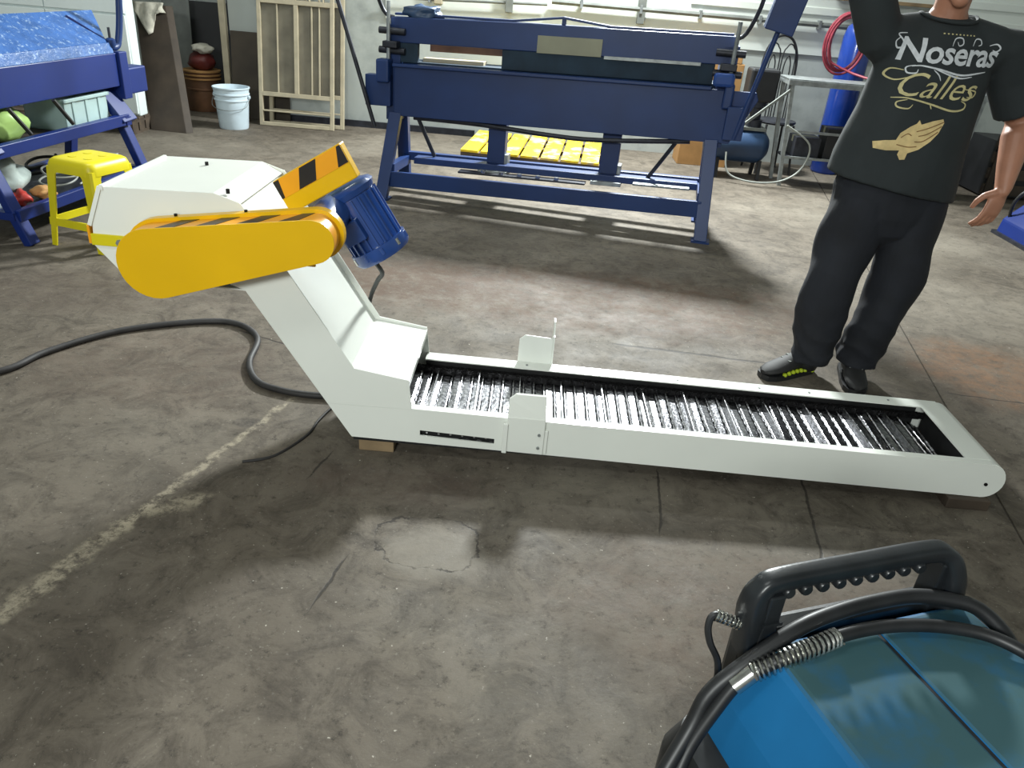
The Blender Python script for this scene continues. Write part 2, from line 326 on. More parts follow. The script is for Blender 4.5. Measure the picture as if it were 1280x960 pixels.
# ------------------------------------------------------------------ chip conveyor
CX = thing('chip_conveyor', 'white steel chip conveyor with inclined chute, yellow chain guard and steel slat belt', 'conveyor', (0.3, 2.4, 0))
YF, YB = 2.19, 2.62
def sz(x): return -.0107*(x+.52)
def XZ(y0, y1): return lambda a, b, t: (a, y0+(y1-y0)*t, b)
WP = M['white_paint']
def arc(cx, cz, r, a0, a1, n): return [(cx+r*math.cos(rad(a0+(a1-a0)*i/n)), cz+r*math.sin(rad(a0+(a1-a0)*i/n))) for i in range(n+1)]
zc = .127+sz(1.61)
def rail(name, y0, y1, slot):
    mb = MB(); B = lambda x: .064+sz(x); T = lambda x: .19+sz(x); m = XZ(y0, y1)
    end = arc(1.612, zc, .0635, 90, -90, 12)
    if slot:
        mb.prism([(-.524, B(-.524)), (-.294, B(-.294)), (-.294, T(-.294)), (-.604, .19)], m, 0, 1)
        mb.prism([(-.294, B(-.294)), (-.043, B(-.043)), (-.043, .088+sz(-.043)), (-.294, .092)], m, 0, 1)
        mb.prism([(-.294, .112), (-.043, .108+sz(-.043)), (-.043, T(-.043)), (-.294, T(-.294))], m, 0, 1)
        mb.prism([(-.043, B(-.043)), (1.612, B(1.612))]+end[::-1]+[(1.612, T(1.612)), (-.043, T(-.043))], m, 0, 1)
    else:
        mb.prism([(-.524, B(-.524)), (1.612, B(1.612))]+end[::-1]+[(1.612, T(1.612)), (-.604, .19)], m, 0, 1)
    return mb.build(name, WP, CX)
fr = rail('side_rail', YF-.003, YF+.002, True); rail('side_rail', YB-.005, YB, False)
MB().box(-.30, -.03, YF+.02, YF+.025, .08, .125).build('slot_backing', M['dark_inside'], fr)
for i in range(6): MB().cyl((-.272+i*.04, YF+.019, .101+sz(-.27+i*.04)), (-.272+i*.04, YF+.008, .101+sz(-.27+i*.04)), .004, n=8).build('chain_roller', M['steel_rod'], fr)
def flange(name, y0, y1, x0, x1):
    MB().prism([(x0, .19+sz(x0)), (x1, .19+sz(x1)), (x1, .194+sz(x1)), (x0, .194+sz(x0))], XZ(y0, y1), 0, 1).build(name, WP, CX)
flange('top_flange', YF-.003, YF+.028, -.33, 1.612); flange('top_flange', 2.562, YB, -.33, 1.612)
# rounded end bow
o_ = arc(1.612, zc, .0665, 90, -90, 14); i_ = arc(1.612, zc, .061, -90, 90, 14)
MB().prism(o_+i_, XZ(YF+.003, YB-.006), 0, 1).build('end_bow', WP, CX, smooth=True)
MB().prism([(1.535, .190+sz(1.535)), (1.62, .190+sz(1.62)), (1.62, .1945+sz(1.62)), (1.535, .1945+sz(1.535))], XZ(YF+.028, 2.568), 0, 1).build('end_strip', WP, CX)
MB().box(-.52, 1.6, YF+.003, YB-.006, .05, .056).build('pan', M['dark_inside'], CX)
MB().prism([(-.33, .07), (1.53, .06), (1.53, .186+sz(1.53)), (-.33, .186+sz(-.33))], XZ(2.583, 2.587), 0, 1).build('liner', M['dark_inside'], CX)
MB().box(1.565, 1.57, YF+.02, 2.585, .06, .16).build('end_baffle', M['dark_inside'], CX)
# drive chains: link plates and rollers, one run on each side
for (y, zt) in ((2.559, .160), (2.213, .140)):
    mb = MB()
    for k in range(100):
        x = -.44+k*.02; z = zt+sz(x)
        mb.box(x-.012, x+.012, y-.012+(k % 2)*.004, y-.008+(k % 2)*.004, z-.012, z+.009)
        mb.box(x-.012, x+.012, y+.006-(k % 2)*.004, y+.010-(k % 2)*.004, z-.012, z+.009)
        mb.cyl((x, y-.014, z), (x, y+.014, z), .0065, n=7)
    mb.build('drive_chain', M['chain_dark'], CX, kind='stuff')
# belt slats with hinge pins; every fourth carries a cleat
base = Vector((.3, 2.4, 0))
s_me = MB().prism([(-.0142, -.001), (-.010, .0008), (.010, .0008), (.0142, -.001), (.0142, -.004), (-.0142, -.004)], XZ(2.228-2.4, 2.545-2.4), 0, 1)
slat0 = s_me.build('slat', M['steel_slat'], None); slat0.parent = CX
h = MB(); nk = 15
for k in range(nk):
    y0 = -.174+k*.318/nk; h.cyl((.019, y0, .001), (.019, y0+.318/nk, .001), .0038 if k % 2 else .0022, n=7)
hin0 = h.build('hinge_pin', M['steel_rod'], None, smooth=True); hin0.parent = slat0
cl0 = MB().box(.004, .0065, -.170, .150, -.002, .017).build('cleat', M['steel_rod'], None)
NS = 53
for k in range(NS):
    x = -.47+k*.038
    if k == 0: s, hp = slat0, hin0
    else:
        s = slat0.copy(); COL.objects.link(s); s.parent = CX
        hp = hin0.copy(); COL.objects.link(hp); hp.parent = s
    dz = 0 if k < NS-2 else -.012*(k-NS+3)
    s.location = Vector((x, 2.4, .149+sz(x)+dz+random.uniform(-.0008, .0008)))-base
    s.rotation_euler = (random.gauss(0, .022), random.gauss(0, .035)+(.25*(k-NS+3) if k >= NS-2 else 0), 0)
    if k % 4 == 1:
        c_ = cl0 if k == 1 else cl0.copy()
        if k > 1: COL.objects.link(c_)
        c_.parent = s
# inclined chute and head
side = [(-.598, .186), (-.84, .56), (-.89, .578), (-1.205, .568), (-1.29, .667), (-1.284, .73), (-1.236, .846), (-.91, .856), (-.835, .833), (-.511, .324), (-.334, .297), (-.322, .188)]
MB().prism(side, XZ(YF-.004, YF+.001), 0, 1).build('chute_side', WP, CX, bevel=.001)
MB().prism(side, XZ(YB-.006, YB-.001), 0, 1).build('chute_side', WP, CX, bevel=.001)
def plate(name, p, q, th=.004, y0=YF+.001, y1=YB-.006, m=WP, parent=CX):
    p, q = Vector((p[0], 0, p[1])), Vector((q[0], 0, q[1])); d = (q-p).normalized(); n = Vector((d.z, 0, -d.x))*th
    poly = [(v.x, v.z) for v in (p, q, q+n, p+n)]
    return MB().prism(poly, XZ(y0, y1), 0, 1).build(name, m, parent)
plate('chute_cover', (-.853, .826), (-.527, .314)); plate('elbow_cover', (-.527, .314), (-.332, .289))
plate('elbow_lip', (-.332, .289), (-.334, .262))
plate('chute_floor', (-.84, .56), (-.524, .066)); plate('head_floor', (-1.205, .570), (-.84, .562))
plate('head_top', (-1.236, .846), (-.91, .856)); plate('head_top_slope', (-.91, .856), (-.84, .826))
plate('head_end', (-1.284, .73), (-1.236, .846)); plate('head_end_lower', (-1.289, .69), (-1.284, .73))
MB().box(-1.243, -1.232, YF-.008, YB-.01, .836, .852).build('head_lip', WP, CX, bevel=.002)
MB().bar((-1.242, YF-.006, .846), (-1.291, YF-.006, .728), .006, .012).build('edge_lip', WP, CX)
# yellow discharge band with a bolt
MB().box(-1.292, -1.165, YF-.010, YF-.004, .668, .703).build('discharge_band', M['stool_yellow'], CX, bevel=.001)
MB().box(-1.300, -1.292, YF-.010, YB-.02, .672, .728).build('discharge_band', M['orange_tape'], CX, bevel=.001)
MB().cyl((-1.205, YF-.010, .682), (-1.205, YF-.018, .682), .011, n=6).build('bolt', M['galv'], CX)
for (x, y) in ((-1.06, 2.52), (-.88, 2.22)):
    MB().cyl((x, y, .849), (x, y, .862), .006, n=8).build('screw', M['chain_dark'], CX)
# end shaft bolt, rail screws
MB().cyl((1.615, YF-.003, zc-.01), (1.615, YF-.007, zc-.01), .006, n=10).build('shaft_hole', M['chain_dark'], CX)
for x in (.05, .32, .62, .93, 1.12, 1.42):
    MB().cyl((x, 2.59, .194+sz(x)), (x, 2.59, .1965+sz(x)), .0045, n=8).build('screw', M['galv'], CX)
MB().lathe((.545, 2.23, .03), (0, 0, 1), [(0, .004), (.002, .012), (.012, .012), (.014, .006), (.03, .006)], 8).build('drain_plug', M['galv'], CX)
# chain guard
def pill(c0, r0, c1, r1, n=16):
    c0, c1 = Vector(c0), Vector(c1); d = c1-c0; l = d.length; th = math.degrees(math.atan2(d.y, d.x)); g = math.degrees(math.acos((r0-r1)/l))
    a = [(c1.x+r1*math.cos(rad(t)), c1.y+r1*math.sin(rad(t))) for t in [th-g+2*g*i/n for i in range(n+1)]]
    b = [(c0.x+r0*math.cos(rad(t)), c0.y+r0*math.sin(rad(t))) for t in [th+g+(360-2*g)*i/n for i in range(n+1)]]
    return a+b
GC0, GR0, GC1, GR1 = (-1.062, .664), .105, (-.597, .772), .064
YP = M['yellow_paint']
gd = MB().prism(pill(GC0, GR0, GC1, GR1), XZ(2.072, 2.077), 0, 1).build('chain_guard', YP, CX, bevel=.001)
MB().prism(pill(GC0, GR0-.002, GC1, GR1-.002), XZ(2.077, 2.150), 0, 1).build('guard_band', M['orange_tape'], gd, smooth=True)
MB().prism(pill(GC0, GR0+.008, GC1, GR1+.010), XZ(2.150, 2.178), 0, 1).build('guard_flange', YP, gd, smooth=True)
MB().box(-1.0, -.62, 2.178, YF-.003, .66, .74).build('guard_mount', YP, gd)
d_ = (Vector(GC1)-Vector(GC0)); ang = math.atan2(d_.y, d_.x)+math.asin((GR0-GR1)/d_.length)*-1
un = Vector((math.cos(math.atan2(d_.y, d_.x)+math.acos((GR0-GR1)/d_.length)), math.sin(math.atan2(d_.y, d_.x)+math.acos((GR0-GR1)/d_.length))))
p0 = Vector(GC0)+un*(GR0-.002); p1 = Vector(GC1)+un*(GR1-.002); ud = (p1-p0).normalized(); gl = (p1-p0).length
for a in (.03, .15, .27, .39):
    vs = []
    for hgt in (0, .0012):
        for (al, y) in ((a, 2.0775), (a+.055, 2.0775), (a+.105, 2.1495), (a+.05, 2.1495)):
            q = p0+ud*min(al, gl)+un*hgt; vs.append((q.x, y, q.y))
    MB().add(vs, [(0, 1, 2, 3), (4, 5, 6, 7), (0, 1, 5, 4), (1, 2, 6, 5), (2, 3, 7, 6), (3, 0, 4, 7)]).build('hazard_stripe', M['black_tape'], gd)
for a in (.06, .27):
    q = p0+ud*a+un*.010; MB().cyl((q.x, 2.165, q.y), (q.x, 2.165, q.y+.007), .005, n=6).build('bolt', M['chain_dark'], gd)
# coupling box with hazard tape (tilted with the chute)
A_ = Vector((.843, 0, .537)); B_ = Vector((.487, 0, -.873)).normalized(); O_ = Vector((-.774, 2.30, .872))
def boxab(a0, a1, b0, b1, y0, y1):
    mb = MB(); vs = [O_+A_*a+B_*b+Vector((0, y-2.30, 0)) for y in (y0, y1) for b in (b0, b1) for a in (a0, a1)]
    return mb.add(vs, [(0, 1, 3, 2), (4, 6, 7, 5), (0, 4, 5, 1), (2, 3, 7, 6), (0, 2, 6, 4), (1, 5, 7, 3)])
bx = boxab(0, .246, 0, .108, 2.30, 2.345).build('coupling_box', YP, CX, bevel=.004)
boxab(.002, .244, .002, .058, 2.2985, 2.30).build('tape', M['orange_tape'], bx)
def tapepoly(pts):
    vs = [O_+A_*a+B_*b+Vector((0, y, 0)) for y in (-.0025, -.0015) for a, b in pts]; n = len(pts)
    MB().add(vs, [tuple(range(n)), tuple(range(2*n-1, n-1, -1))]+[(i, i+n, (i+1) % n+n, (i+1) % n) for i in range(n)]).build('hazard_stripe', M['black_tape'], bx)
tapepoly([(.002, .002), (.022, .002), (.0022, .056)][:2]+[(.012, .057), (.002, .057)])
tapepoly([(.098, .003), (.158, .003), (.128, .057), (.066, .057)])
tapepoly([(.232, .003), (.244, .003), (.244, .057), (.208, .057)])
# gear motor
MBl = M['motor_blue']
mo = MB(); c0 = Vector((-.588, 2.43, .838)); ax = Vector((.537, 0, -.843)).normalized()
mo.lathe(c0, ax, [(-.01, .06), (0, .09), (.012, .098), (.03, .09), (.032, .084), (.20, .084)], 26)
motor = mo.build('gear_motor', MBl, CX, smooth=True)
s1 = Vector((0, 1, 0)); s2 = ax.cross(s1)
for k in range(22):
    t = 2*math.pi*k/22; rd = s1*math.cos(t)+s2*math.sin(t)
    MB().bar(c0+ax*.035+rd*.087, c0+ax*.198+rd*.087, .0065, .012, rd).build('fin', MBl, motor)
MB().lathe(c0, ax, [(.196, .08), (.198, .099), (.232, .099), (.244, .09), (.248, .06)], 26).build('fan_cover', MBl, motor, smooth=True)
for k in range(10):
    t = 2*math.pi*(k+.5)/10; rd = s1*math.cos(t)+s2*math.sin(t)
    MB().cyl(c0+ax*.205+rd*.096, c0+ax*.226+rd*.096, .007, n=8).build('cover_bolt', M['spring_steel'] if k % 3 == 0 else MBl, motor)
tb = c0+ax*.12+s1*-.09+s2*-.02
MB().bar(tb-ax*.035, tb+ax*.035, .07, .05, -s1).build('terminal_box', MBl, motor, bevel=.004)
MB().lathe((-.607, YF+.0, .775), (0, 1, 0), [(0, .045), (.01, .055), (.14, .058), (.24, .05)], 22).build('gearbox', MBl, motor, smooth=True)
MB().bar((-.63, 2.27, .80), (-.70, 2.27, .76), .05, .008, (-.5, 0, .8)).build('motor_bracket', WP, CX)
MB().tube([(-.50, 2.40, .63), (-.47, 2.45, .56), (-.50, 2.52, .5), (-.55, 2.63, .38), (-.58, 2.66, .2), (-.62, 2.62, .02)], .008, 8).build('motor_cable', M['black_rubber'], CX, smooth=True)
# brackets
def br(name, y0, y1, poly): return MB().prism(poly, XZ(y0, y1), 0, 1).build(name, WP, CX, bevel=.002)
b1 = br('bracket', YF-.016, YF-.008, [(-.004, .066), (.122, .064), (.122, .20), (-.004, .20)])
vs = []
for (dy, n_) in ((0, 0), (.008, 1)):
    for (x, yy, z) in ((-.004, 2.176, .199), (.122, 2.176, .199), (.118, 2.196, .275), (.018, 2.196, .275), (-.003, 2.190, .258)): vs.append((x, yy+dy, z+.002*n_))
MB().add(vs, [(0, 1, 2, 3, 4), (5, 9, 8, 7, 6)]+[(i, i+5, (i+1) % 5+5, (i+1) % 5) for i in range(5)]).build('bracket_tab', WP, b1)
MB().box(-.016, .0, YF-.022, YF-.008, .062, .175).build('bracket_rib', WP, b1, bevel=.002)
MB().box(.078, .134, YF-.010, YF-.003, .064, .155).build('bracket_pad', WP, b1, bevel=.002)
for z in (.092, .142): MB().cyl((.104, YF-.016, z), (.104, YF-.022, z), .005, n=8).build('bolt', M['galv'], b1)
b2 = br('bracket', YB, YB+.006, [(.012, .10), (.140, .10), (.140, .292), (.035, .298), (.014, .28)])
MB().box(.140, .146, YB, YB+.10, .10, .30).add([(.140, YB+.02, .30), (.146, YB+.02, .30), (.146, YB+.10, .30), (.140, YB+.10, .30), (.140, YB+.06, .335), (.146, YB+.06, .335), (.146, YB+.10, .335), (.140, YB+.10, .335)], [(0, 1, 5, 4), (2, 3, 7, 6), (0, 4, 7, 3), (1, 2, 6, 5), (4, 5, 6, 7)]).build('gusset', WP, b2)
# blocks under it
tag(MB().box(-.505, -.385, 2.205, 2.56, 0, .0515).build('wood_block', M['wood'], bevel=.004), 'short weathered timber block propping the elbow of the white conveyor', 'block')
tag(MB().box(1.50, 1.645, 2.165, 2.50, 0, .040).build('support_block', M['dark_wood'], bevel=.003), 'dark flat block under the rounded end of the white conveyor', 'block')
# cables on the floor
def gtube(pts, r): return [(x, y, r) for x, y in pts]
tag(MB().tube(gtube([(-2.6, 2.2), (-2.2, 2.34), (-1.931, 2.50), (-1.858, 2.69), (-1.687, 2.93), (-1.41, 3.09), (-1.24, 3.10), (-1.11, 2.97), (-1.068, 2.744), (-.988, 2.60), (-.879, 2.545), (-.739, 2.528), (-.55, 2.56), (-.3, 2.7)], .013), .013, 10, 6).build('power_cable', M['rubber_dusty'], smooth=True),
    'thick black power cable looping over the floor behind the chute', 'cable')
tag(MB().tube(gtube([(-.60, 2.62), (-.66, 2.47), (-.687, 2.36), (-.70, 2.26), (-.77, 2.12), (-.86, 2.07)], .0045), .0045, 8, 6).build('thin_cable', M['rubber_dusty'], smooth=True),
    'thin dark cable curling out on the floor left of the timber block', 'cable')
# ------------------------------------------------------------------ large sheet bending brake behind
BB = M['brake_blue']
K = thing('bending_brake', 'long blue sheet metal bending brake on splayed legs in front of the wall', 'bending brake', (.06, 5.23, 0), rad(-9.71), world=False)
def sh(u): return .03*u
def bp(name, u0, u1, y0, y1, z0, z1, m=BB, parent=K, bev=.004):
    vs = [(u, y, z+sh(u)) for z in (z0, z1) for y in (y0, y1) for u in (u0, u1)]
    return MB().add(vs, [(0, 2, 3, 1), (4, 5, 7, 6), (0, 1, 5, 4), (2, 6, 7, 3), (0, 4, 6, 2), (1, 3, 7, 5)]).build(name, m, parent, bevel=bev)
def UZ(y0, y1): return lambda a, b, t: (a, y0+(y1-y0)*t, b+sh(a))
MB().prism([(-1.08, .585), (1.19, .585), (1.32, .86), (1.30, .905), (-1.08, .915)], UZ(.14, .17), 0, 1).build('bending_leaf', BB, K, bevel=.004)
bp('leaf_edge', -1.08, 1.02, .10, .17, .905, .925)
bp('leaf_stiffener', -1.0, 1.1, .17, .24, .60, .66)
bp('lower_jaw', -1.05, 1.1, .24, .46, .80, .93, M['brake_dark'])
MB().prism([(-1.12, 1.05), (1.10, 1.05), (1.12, 1.215), (.32, 1.215), (-.30, 1.215), (-1.12, 1.205)], UZ(.18, .30), 0, 1).build('upper_beam', BB, K, bevel=.005)
bp('clamp_edge', -.35, 1.02, .185, .23, .928, 1.05, M['brake_dark'])
bp('clamp_edge', -1.10, -.93, .185, .23, .928, 1.05, M['brake_dark'])
# strap along the top with a raised middle
for (a, b) in (((-1.10, 1.222), (-.30, 1.222)), ((-.30, 1.222), (.03, 1.258)), ((.03, 1.258), (.34, 1.222)), ((.34, 1.222), (1.10, 1.222))):
    MB().bar((a[0], .24, a[1]+sh(a[0])), (b[0], .24, b[1]+sh(b[0])), .06, .014).build('top_strap', BB, K)
bp('strap_post', .02, .045, .22, .26, 1.215, 1.252)
bp('label_plate', -.12, .30, .173, .18, 1.045, 1.15, M['khaki'], bev=.001)
bp('silver_strip', .32, .93, .168, .18, 1.035, 1.055, M['galv'], bev=.001)
bp('rusty_bar', -.93, -.1, .46, .52, .985, 1.055, M['rust_drum'])
bp('pale_bar', -.93, -.5, .30, .40, .925, .955, M['beige_steel'])
# end frames with clamps
for s, u in ((-1, -1.10), (1, 1.10)):
    e = bp('end_frame', u-.05, u+.05, .18, .50, .55, 1.16)
    bp('hinge_block', u-.09 if s < 0 else u, u if s < 0 else u+.06, .08, .18, .80, .95, parent=e, bev=.012)
    for z in (1.0, 1.12): MB().cyl((u-.09, .16, z+sh(u)), (u+.09, .16, z+sh(u)), .022, n=10).build('adjuster', M['dark_steel'], e, smooth=True)
    MB().cyl((u+.02*s, .14, .93+sh(u)), (u+.02*s, .14, 1.30+sh(u)), .013, n=8).build('clamp_screw', M['galv'], e)
    MB().box(u-.05, u+.05, .10, .19, 1.02+sh(u), 1.06+sh(u)).build('clamp_nut', M['dark_steel'], e, bevel=.006)
    MB().tube([(u, .20, 1.20+sh(u)), (u+.07*(-1 if s < 0 else 1), .18, 1.24+sh(u)), (u+.13*(-1 if s < 0 else 1), .14, 1.45+sh(u)), (u+.12*(-1 if s < 0 else 1), .12, 1.75+sh(u))], .013, 8).build('clamp_handle', M['dark_steel'], e, smooth=True)
bp('end_bracket', -1.28, -1.10, .12, .20, .645, .845)
bp('pivot_cover', 1.02, 1.15, .06, .14, .93, 1.01, M['motor_blue'], bev=.02)
# counterweight arms
MB().cyl((-1.20, .09, .47), (-1.66, .05, 1.95), .014, n=10).build('counterweight_rod', M['dark_steel'], K, smooth=True)
w = MB().cyl((1.21, .07, .66), (1.42, .03, 1.72), .016, n=10).build('counterweight_rod', BB, K, smooth=True)
MB().bar((1.335, .045, 1.30), (1.42, .03, 1.72), .17, .13, (0, -1, 0)).build('counterweight', BB, w, bevel=.006)
bp('rod_bracket', 1.14, 1.26, .06, .14, .62, .82)
# legs
for u, ub in ((-1.07, -1.12), (1.08, 1.125)):
    MB().bar((u, .16, .60+sh(u)), (ub, -.0, .0), .085, .05, (0, 1, 0)).build('leg', BB, K, bevel=.004)
    MB().bar((u, .30, .60+sh(u)), (ub, .52, .0), .085, .05, (0, 1, 0)).build('leg', BB, K, bevel=.004)
    MB().box(ub-.06, ub+.06, -.05, .05, 0, .012).build('foot_plate', BB, K); MB().box(ub-.06, ub+.06, .47, .57, 0, .012).build('foot_plate', BB, K)
    MB().bar((u, .06, .24+sh(u)), (u, .42, .24+sh(u)), .05, .06).build('leg_tie', BB, K)
bp('front_rail', -1.09, 1.09, .035, .065, .115, .222)
bp('rear_rail', -1.09, 1.09, .40, .45, .235, .295)
bp('shelf_rail', -.95, 1.05, .20, .30, .255, .30)
for u0 in (-.43, .37): 
    up_ = bp('upright', u0, u0+.125, .27, .36, .27, .60)
    bp('shoe_plate', u0-.04, u0+.17, .17, .38, .235, .262, M['galv'], parent=up_, bev=.002)
    bp('gusset', u0+.125, u0+.15, .27, .36, .29, .36, M['galv'], parent=up_, bev=.002)
MB().tube([(u, .19, z+sh(u)) for u, z in ((-.95, .575), (-.47, .565), (0, .535), (.35, .53), (.95, .572))], .016, 8).build('truss_rod', M['dark_steel'], K, smooth=True)
MB().cyl((-.93, .2, .56), (-.82, .28, .28), .014, n=8).build('strut', M['dark_steel'], K); MB().cyl((.87, .2, .60), (.70, .26, .30), .014, n=8).build('strut', M['dark_steel'], K)
ts = bp('tool_strip', -.60, .30, .12, .20, .236, .25, M['dark_steel'])
for i in range(5): MB().cyl((-.42+i*.13, .14, .25+sh(-.42+i*.13)), (-.42+i*.13, .14, .268+sh(-.42+i*.13)), .018, n=6).build('bolt', M['spring_steel'], ts)
bp('steel_strip', .62, 1.0, .14, .19, .262, .278, M['galv'])
# rags and fabric on its left end
def crumple(name, m, cx, cy, cz, rx, ry, rz, label, cat, sub=3, amp=.25, seed=1, flat=None):
    bm = bmesh.new(); bmesh.ops.create_icosphere(bm, subdivisions=sub, radius=1); rr = random.Random(seed)
    ph = [(rr.uniform(2, 5), rr.uniform(0, 6), Vector((rr.gauss(0, 1), rr.gauss(0, 1), rr.gauss(0, 1))).normalized()) for _ in range(7)]
    for v in bm.verts:
        k = 1+sum(amp/3*math.sin(f*v.co.dot(d)*2+p) for f, p, d in ph)
        z = v.co.z*k*rz
        if flat is not None: z = max(z, flat)
        v.co = Vector((v.co.x*k*rx, v.co.y*k*ry, z))
    me = bpy.data.meshes.new(name); bm.to_mesh(me); bm.free(); me.materials.append(m)
    me.polygons.foreach_set('use_smooth', [True]*len(me.polygons))
    o = bpy.data.objects.new(name, me); COL.objects.link(o); o.location = (cx, cy, cz); return tag(o, label, cat)
crumple('dark_rag', M['comp_blue'], -.80, 5.63, 1.205, .13, .07, .05, 'dark folded cloth lying on the left end of the long blue brake', 'cloth', seed=4, flat=-.03)
# ------------------------------------------------------------------ small brake at the left edge
LB = M['brake_blue_bright']
Q = thing('folding_brake', 'smaller bright blue folding brake with glossy sloped cover at left edge', 'bending brake', (-2.72, 4.5, 0), rad(83.7), world=False)
def qb(name, u0, u1, y0, y1, z0, z1, m=LB, parent=Q, bev=.004): return MB().box(u0, u1, y0, y1, z0, z1).build(name, m, parent, bevel=bev)
qb('front_panel', -1.0, .64, .0, .03, .66, .855)
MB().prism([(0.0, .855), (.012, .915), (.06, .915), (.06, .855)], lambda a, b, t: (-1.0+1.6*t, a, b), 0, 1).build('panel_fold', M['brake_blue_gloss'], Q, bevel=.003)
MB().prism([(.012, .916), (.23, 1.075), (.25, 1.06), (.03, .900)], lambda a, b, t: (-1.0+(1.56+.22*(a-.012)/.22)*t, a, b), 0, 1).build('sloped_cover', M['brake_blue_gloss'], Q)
qb('rear_beam', -1.0, .62, .22, .38, .66, 1.05)
qb('bed', -.95, .60, .03, .22, .70, .85)
e = qb('end_plate', .62, .70, -.02, .30, .58, .86)
qb('end_block', .70, .90, -.01, .10, .60, .76, parent=e, bev=.01)
MB().bar((.60, .03, .915), (.48, .20, 1.05), .03, .02).build('clamp_arm', LB, e)
MB().cyl((.61, .02, .88), (.61, .02, 1.0), .008, n=8).build('clamp_screw', M['dark_steel'], e)
MB().lathe((.61, .02, .88), (0, 0, 1), [(0, .02), (.02, .03), (.05, .03), (.06, .015)], 10).build('clamp_knob', M['brake_blue'], e, smooth=True)
MB().tube([(.60, .03, .89), (.66, .02, .885), (.69, .015, .93), (.72, .0, 1.1), (.76, -.02, 1.5)], .02, 10, 5).build('handle', M['brake_blue'], e, smooth=True)
for u in (-.62, .56):
    MB().bar((u, .09, .64), (u+.01, -.05, .45), .14, .05, (0, 1, 0)).build('leg_plate', LB, Q, bevel=.004)
    MB().bar((u, .02, .52), (u+.03, -.15, 0), .07, .05, (0, 1, 0)).build('leg', LB, Q, bevel=.006)
    MB().bar((u, .30, .64), (u+.03, .46, 0), .07, .05, (0, 1, 0)).build('leg', LB, Q, bevel=.006)
    MB().bar((u, -.06, .46), (u, .40, .46), .05, .05).build('leg_tie', LB, Q)
    MB().bar((u, -.12, .16), (u, .44, .16), .05, .04).build('leg_tie', LB, Q)
qb('shelf_rail', -.70, .58, -.055, -.01, .435, .50)
qb('shelf_rail', -.70, .58, .34, .385, .435, .50)
sp_ = qb('shelf_panel', -.68, .56, -.01, .34, .445, .46, M['dark_wood'], bev=0)
qb('low_rail', -.62, .56, -.14, -.10, .13, .19); qb('low_rail', -.62, .56, .42, .46, .13, .19)
qb('low_shelf', -.62, .56, -.10, .42, .145, .16, M['dark_steel'], bev=0)
for u in (-.40, -.05): MB().cyl((u, -.02, .66), (u+.09, -.05, .52), .012, n=8).build('catch_rod', M['black_paint'], Q)
# things on its shelves (world places)
QM = Matrix.Translation((-2.72, 4.5, 0)) @ Matrix.Rotation(rad(83.7), 4, 'Z')
def qw(u, y, z): return QM @ Vector((u, y, z))
p = qw(-.33, .14, .46); o = crumple('green_bag', M['bag_green'], p.x, p.y, p.z+.095, .14, .20, .10, 'crumpled pale green plastic bag on shelf of small blue brake', 'bag', seed=9, amp=.16, flat=-.095)
bn = thing('plastic_bin', 'translucent pale plastic bin on shelf of small blue brake', 'bin', tuple(qw(.28, .15, .461)), rad(83.7), world=False)
MB().box(-.20, .20, -.13, .13, 0, .006).box(-.20, -.195, -.13, .13, 0, .17).box(.195, .20, -.13, .13, 0, .17).box(-.2, .2, -.13, -.125, 0, .17).box(-.2, .2, .125, .13, 0, .17).build('bin_body', M['bin_clear'], bn)
MB().box(-.215, .215, -.145, -.125, .16, .18).box(-.215, .215, .125, .145, .16, .18).box(-.215, -.195, -.145, .145, .16, .18).box(.195, .215, -.145, .145, .16, .18).build('rim', M['bin_clear'], bn, bevel=.004)
for x in (-.12, 0, .12): MB().box(x-.012, x+.012, -.136, -.130, 0, .16).build('rib', M['bin_clear'], bn)
p = qw(-.38, .18, .16); crumple('clear_bag', M['bag_clear'], p.x, p.y, p.z+.12, .16, .17, .12, 'crumpled clear plastic bag on low shelf behind stool', 'bag', seed=12, amp=.18, flat=-.12)
p = qw(-.44, -.01, .16); crumple('red_bag', M['red_plastic'], p.x, p.y, p.z+.04, .05, .06, .04, 'small red plastic packet on low shelf beside near leg', 'packet', seed=14, flat=-.04)
p = qw(-.28, -.03, .16); crumple('tan_bag', M['cardboard'], p.x, p.y, p.z+.035, .06, .05, .035, 'small tan paper packet on low shelf beside the stool', 'packet', seed=17, flat=-.035)
p = qw(-.545, .02, .16); crumple('white_bag', M['bucket_white'], p.x, p.y, p.z+.03, .05, .04, .03, 'small white crumpled packet left of the red one on low shelf', 'packet', seed=19, flat=-.03)
for k, (u, y, r, lab) in enumerate(((-.02, .05, .11, 'loose coil of pale wire seen through the stool legs'), (.14, .28, .10, 'larger coil of grey cable behind the pale wire coil'))):
    c = qw(u, y, .185); pts = []
    for i in range(40):
        t = i/39*4.3*math.pi; rr_ = r*(1+.18*math.sin(t*1.7+k)); pts.append((c.x+rr_*math.cos(t), c.y+rr_*math.sin(t), c.z+.02*math.sin(t*.9+k)+i*.0022))
    tag(MB().tube(pts, .006 if k == 0 else .009, 6, 2).build('wire_coil', M['pale_cable'] if k == 0 else M['rubber_dusty'], smooth=True), lab, 'cable')
b_ = thing('tool_box', 'small dark metal box with grey lid on low shelf right of stool', 'box', tuple(qw(.36, .08, .161)), rad(83.7), world=False)
MB().box(-.10, .10, -.09, .09, 0, .09).build('box_body', M['dark_steel'], b_, bevel=.006); MB().box(-.105, .105, -.095, .095, .09, .11).build('lid', M['galv'], b_, bevel=.004)
